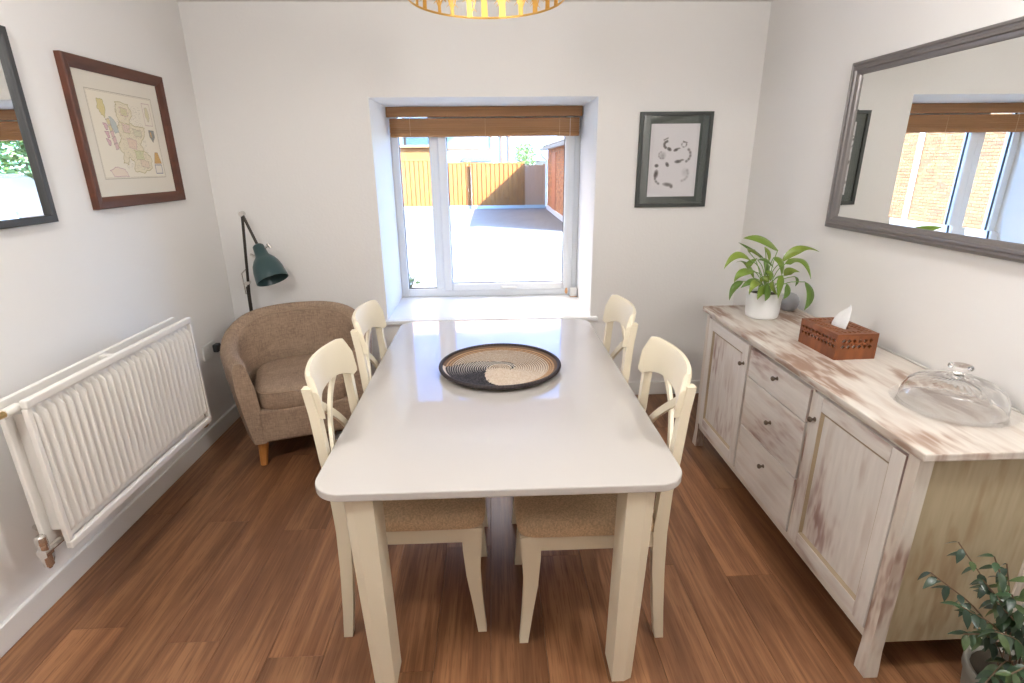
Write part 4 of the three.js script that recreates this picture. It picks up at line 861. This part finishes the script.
// ---------------------------------------------------------------- floor lamp behind the armchair
{
  const green = std({ color: col(0.035, 0.075, 0.075), roughness: 0.35, metalness: 0.2 });
  const dark = std({ color: col(0.06, 0.05, 0.042), roughness: 0.4, metalness: 0.6 });
  const g = thing('floor_lamp', 'dark green jointed floor lamp behind the armchair', 'lamp', [-1.572, 0, -3.37]);
  mesh('base', lathe([[0, 0.022], [0.03, 0.022], [0.095, 0.014], [0.1, 0.008], [0.1, 0], [0, 0]], 40), green, g);
  mesh('pole', rod(V(0, 0.02, 0), V(0.018, 0.88, 0.0), 0.011, 0.011), dark, g);
  const j0 = V(0.018, 0.905, 0), j1 = V(0.058, 1.33, 0.0), j2 = V(0.132, 1.135, 0.02);
  mesh('lower_arm', rod(V(0.02, 0.84, 0), j1, 0.0085, 0.0085), dark, g);
  mesh('spring_bar', [rod(V(0.0, 0.835, 0.004), V(-0.004, 0.965, 0.004), 0.0035), rod(V(-0.004, 0.965, 0.004), V(0.024, 0.99, 0.004), 0.0035), rod(V(0.0, 0.835, 0.004), V(0.024, 0.83, 0.004), 0.0035)], M.chrome, g);
  mesh('joint', [rod(j0.clone().add(V(0.006, 0, -0.018)), j0.clone().add(V(0.006, 0, 0.02)), 0.013)], M.chrome, g);
  mesh('joint', [rod(j1.clone().add(V(0, 0, -0.016)), j1.clone().add(V(0, 0, 0.02)), 0.015)], M.chrome, g);
  mesh('upper_arm', rod(j1, j2, 0.0085, 0.0085), dark, g);
  // shade: lathe along its axis, mouth towards the seat
  const ax = V(0.105, -0.235, 0.09).normalize();
  const sh = lathe([[0.0, -0.012], [0.024, -0.01], [0.033, 0.0], [0.036, 0.03], [0.041, 0.065], [0.062, 0.09], [0.079, 0.12], [0.089, 0.16], [0.094, 0.2], [0.096, 0.228], [0.093, 0.228], [0.089, 0.19], [0.075, 0.125], [0.055, 0.09], [0.0, 0.085]], 48);
  sh.applyQuaternion(new THREE.Quaternion().setFromUnitVectors(V(0, 1, 0), ax)).translate(j2.x, j2.y, j2.z);
  const shade = mesh('shade', sh, std({ color: col(0.035, 0.075, 0.078), roughness: 0.28, side: THREE.DoubleSide }), g);
  const at = (d, s) => j2.clone().addScaledVector(ax, d).add(V(...s));
  mesh('knob', [rod(at(0.03, [0.03, 0.016, 0.0]), at(0.03, [0.062, 0.034, 0.0]), 0.005), rod(at(0.03, [0.05, 0.045, 0.0]), at(0.03, [0.068, 0.016, 0]), 0.008)], M.chrome, shade);
  mesh('shade_bracket', [rod(at(0.06, [-0.03, -0.01, 0.012]), at(0.03, [-0.055, -0.02, 0.012]), 0.008)], M.chrome, shade);
  tag(mesh('lamp_cable', tube([V(-1.705, 0.545, -3.18), V(-1.69, 0.52, -3.18), V(-1.68, 0.38, -3.19), V(-1.655, 0.22, -3.2), V(-1.66, 0.06, -3.2), V(-1.66, 0.006, -3.22), V(-1.65, 0.005, -3.3), V(-1.66, 0.005, -3.36)], 0.0045, 60, 6), std({ color: col(0.06, 0.065, 0.06), roughness: 0.6 })), 'dark lamp cable hanging from the wall socket', 'cable');
}
{ // double wall socket and plug
  const g = thing('wall_socket', 'white double wall socket left of the armchair', 'socket', [XL, 0.54, -3.13], Math.PI / 2);
  mesh('plate', bx(-0.075, 0.075, -0.045, 0.045, 0, 0.009, 0.003, 2), M.plastic, g);
  mesh('switch', [bx(-0.02, -0.008, 0.016, 0.032, 0.009, 0.012, 0.001), bx(0.008, 0.02, 0.016, 0.032, 0.009, 0.012, 0.001)], M.gloss, g);
  tag(mesh('plug', bx(XL + 0.009, XL + 0.042, 0.515, 0.565, -3.205, -3.155, 0.008, 2), M.black), 'black plug pushed into the wall socket', 'plug');
}
{ // adaptor lying under the armchair
  const g = thing('power_adaptor', 'small white adaptor on the floor under the armchair', 'adaptor', [-0.93, 0, -2.98], 0.1);
  mesh('body', bx(-0.06, 0.06, 0, 0.035, -0.025, 0.025, 0.006, 2), M.plastic, g);
  mesh('socket_face', bx(-0.05, 0.05, 0.035, 0.037, -0.018, 0.018, 0.001), M.gloss, g);
}

// ---------------------------------------------------------------- pendant shade over the table
{
  const BULB = 0.04;
  const gold = std({ color: col(0.72, 0.46, 0.14), metalness: 1, roughness: 0.32, side: THREE.DoubleSide });
  const R = 0.272, y0 = 2.142, hh = 0.2, zc = -2.11;
  const g = thing('pendant_lamp', 'round gold pendant shade with cut out tree pattern', 'lamp', [0.0, y0, zc]);
  const ring = (y, h2) => [new THREE.CylinderGeometry(R, R, h2, 96, 1, true).translate(0, y, 0), new THREE.TorusGeometry(R, 0.003, 6, 96).rotateX(Math.PI / 2).translate(0, y, 0)];
  mesh('rim', [...ring(0.004, 0.008), ...ring(hh - 0.004, 0.008)], gold, g);
  // trunks and branches as curved strips on the drum
  const strip = (pts, w0, w1) => { // pts: [angle, y]
    const rows = pts.map(([a, y], i) => { const [pa, py] = pts[Math.max(0, i - 1)], [na, ny] = pts[Math.min(pts.length - 1, i + 1)]; const dx = (na - pa) * R, dy = ny - py, l = Math.hypot(dx, dy), w = (w0 + (w1 - w0) * i / (pts.length - 1)) / 2, ux = -dy / l * w / R, uy = dx / l * w; const q = (aa, yy, rr2) => V(Math.sin(aa) * rr2, Math.min(hh, Math.max(0, yy)), Math.cos(aa) * rr2); return [q(a - ux, y - uy, R), q(a + ux, y + uy, R), q(a + ux, y + uy, R - 0.0012), q(a - ux, y - uy, R - 0.0012)]; });
    return loft(rows, 0.3);
  };
  const trees = [];
  const n = 26;
  for (let i = 0; i < n; i++) {
    const a0 = i / n * 2 * Math.PI + rr(-0.04, 0.04), w = rr(0.012, 0.028), lean = rr(-0.03, 0.03);
    trees.push(strip([[a0, 0], [a0 + lean * 0.4, 0.07], [a0 + lean, 0.14], [a0 + lean * 1.2, 0.2]], w, w * 0.55));
    for (let k = 0; k < 10; k++) {
      const yb = rr(0.005, 0.14), s = k % 2 ? 1 : -1, l = rr(0.07, 0.15), b0 = a0 + lean * yb / 0.14;
      const p1 = [b0 + s * l * 0.5, yb + l * 0.25], p2 = [b0 + s * l, yb + l * 0.62];
      trees.push(strip([[b0, yb], p1, p2], 0.006, 0.0025));
      trees.push(strip([p1, [p1[0] + s * 0.01, p1[1] + 0.035]], 0.003, 0.001));
      trees.push(strip([p1, [p1[0] + s * 0.05, p1[1] - 0.012]], 0.003, 0.001));
    }
  }
  const tr = mesh('tree_cutwork', trees, gold, g); tr.userData.kind = 'stuff';
  mesh('spider', [rod(V(-R, hh - 0.01, 0), V(R, hh - 0.01, 0), 0.003), rod(V(0, hh - 0.01, -R), V(0, hh - 0.01, R), 0.003)], gold, g);
  mesh('bulb_holder', rod(V(0, 0.13, 0), V(0, hh, 0), 0.02), M.plastic, g);
  mesh('bulb', lathe([[0, 0.039], [0.02, 0.044], [0.039, 0.062], [0.045, 0.084], [0.039, 0.106], [0.02, 0.124], [0.015, 0.13]], 24), std({ color: col(0.8, 0.8, 0.8), emissive: new THREE.Color(1, 0.9, 0.78), emissiveIntensity: 0.6, roughness: 0.5 }), g);
  const lamp = new THREE.PointLight(new THREE.Color(1, 0.9, 0.78), BULB); lamp.name = 'bulb_light'; lamp.position.set(0, 0.084, 0); lamp.shadow.radius = 2.2; lamp.castShadow = true;
  g.add(lamp);
  mesh('flex', rod(V(0, hh, 0), V(0, H - y0 - 0.03, 0), 0.004), M.plastic, g);
  mesh('ceiling_rose', lathe([[0, H - y0 - 0.04], [0.03, H - y0 - 0.036], [0.045, H - y0 - 0.01], [0.046, H - y0], [0, H - y0]], 32), M.plastic, g);
}

// ---------------------------------------------------------------- potted fig by the sideboard
{
  const g = thing('potted_fig', 'bushy small leaved plant in a pot at the bottom right', 'plant', [1.415, 0, -1.03]);
  const pot = mesh('pot', lathe([[0, 0.0], [0.085, 0.0], [0.09, 0.006], [0.115, 0.23], [0.12, 0.235], [0.12, 0.26], [0.108, 0.26], [0.105, 0.24], [0, 0.24]], 40), std({ color: col(0.2, 0.19, 0.165), roughness: 0.7 }), g);
  mesh('soil', new THREE.CircleGeometry(0.104, 24).rotateX(-Math.PI / 2).translate(0, 0.242, 0), std({ color: col(0.04, 0.03, 0.02), roughness: 1 }), pot);
  const lg = [leafGeo(0.04, 0.017, 0.3), leafGeo(0.033, 0.015, 0.15), leafGeo(0.045, 0.018, 0.4)];
  const lm = [col(0.03, 0.06, 0.03), col(0.04, 0.085, 0.035), col(0.022, 0.048, 0.027), col(0.07, 0.11, 0.035)].map((c) => phy({ color: c, roughness: 0.35, side: THREE.DoubleSide, transmission: 0.15, thickness: 0 }));
  const twig = std({ color: col(0.2, 0.13, 0.08), roughness: 0.9 });
  // branches: tip positions relative to the plant's base
  const tips = [[-0.31, 0.6, -0.03], [-0.24, 0.675, -0.05], [-0.19, 0.67, 0.0], [-0.27, 0.55, 0.03], [-0.25, 0.47, 0.04], [-0.13, 0.64, 0.05], [-0.09, 0.6, -0.05], [-0.16, 0.59, 0.04], [-0.1, 0.55, 0.12], [-0.12, 0.5, 0.14], [-0.19, 0.43, 0.12], [-0.05, 0.5, 0.16], [-0.21, 0.36, 0.09], [0.1, 0.52, 0.05], [-0.1, 0.39, 0.18], [0.06, 0.4, 0.16], [0.02, 0.58, 0.04], [-0.17, 0.55, 0.02], [-0.22, 0.52, 0.08], [-0.14, 0.44, 0.16], [-0.17, 0.34, 0.15], [-0.06, 0.45, 0.18], [-0.2, 0.6, 0.0]];
  tips.forEach(([x, y, z], bi) => {
    const b = V(rr(-0.03, 0.03), 0.24, rr(-0.03, 0.03)), t = V(x, y, z), m = b.clone().lerp(t, 0.5).add(V(0, 0.06, 0));
    const c = new THREE.CatmullRomCurve3([b, m, t]);
    const br = mesh('branch', new THREE.TubeGeometry(c, 12, 0.0018, 5), twig, g);
    for (let k = 0; k < 13; k++) {
      const u = 0.34 + 0.66 * k / 12, p = c.getPoint(u), lf = mesh('leaf', lg[(k + bi) % 3], lm[Math.floor(rnd() * 4)], br);
      lf.position.copy(p);
      const dir = Math.atan2(x, z) + (k % 2 ? 1 : -1) * rr(0.4, 1.3);
      lf.rotation.set(rr(-0.1, 0.9), dir, rr(-0.4, 0.4), 'YXZ');
    }
  });
}

renderer.render(scene, camera);
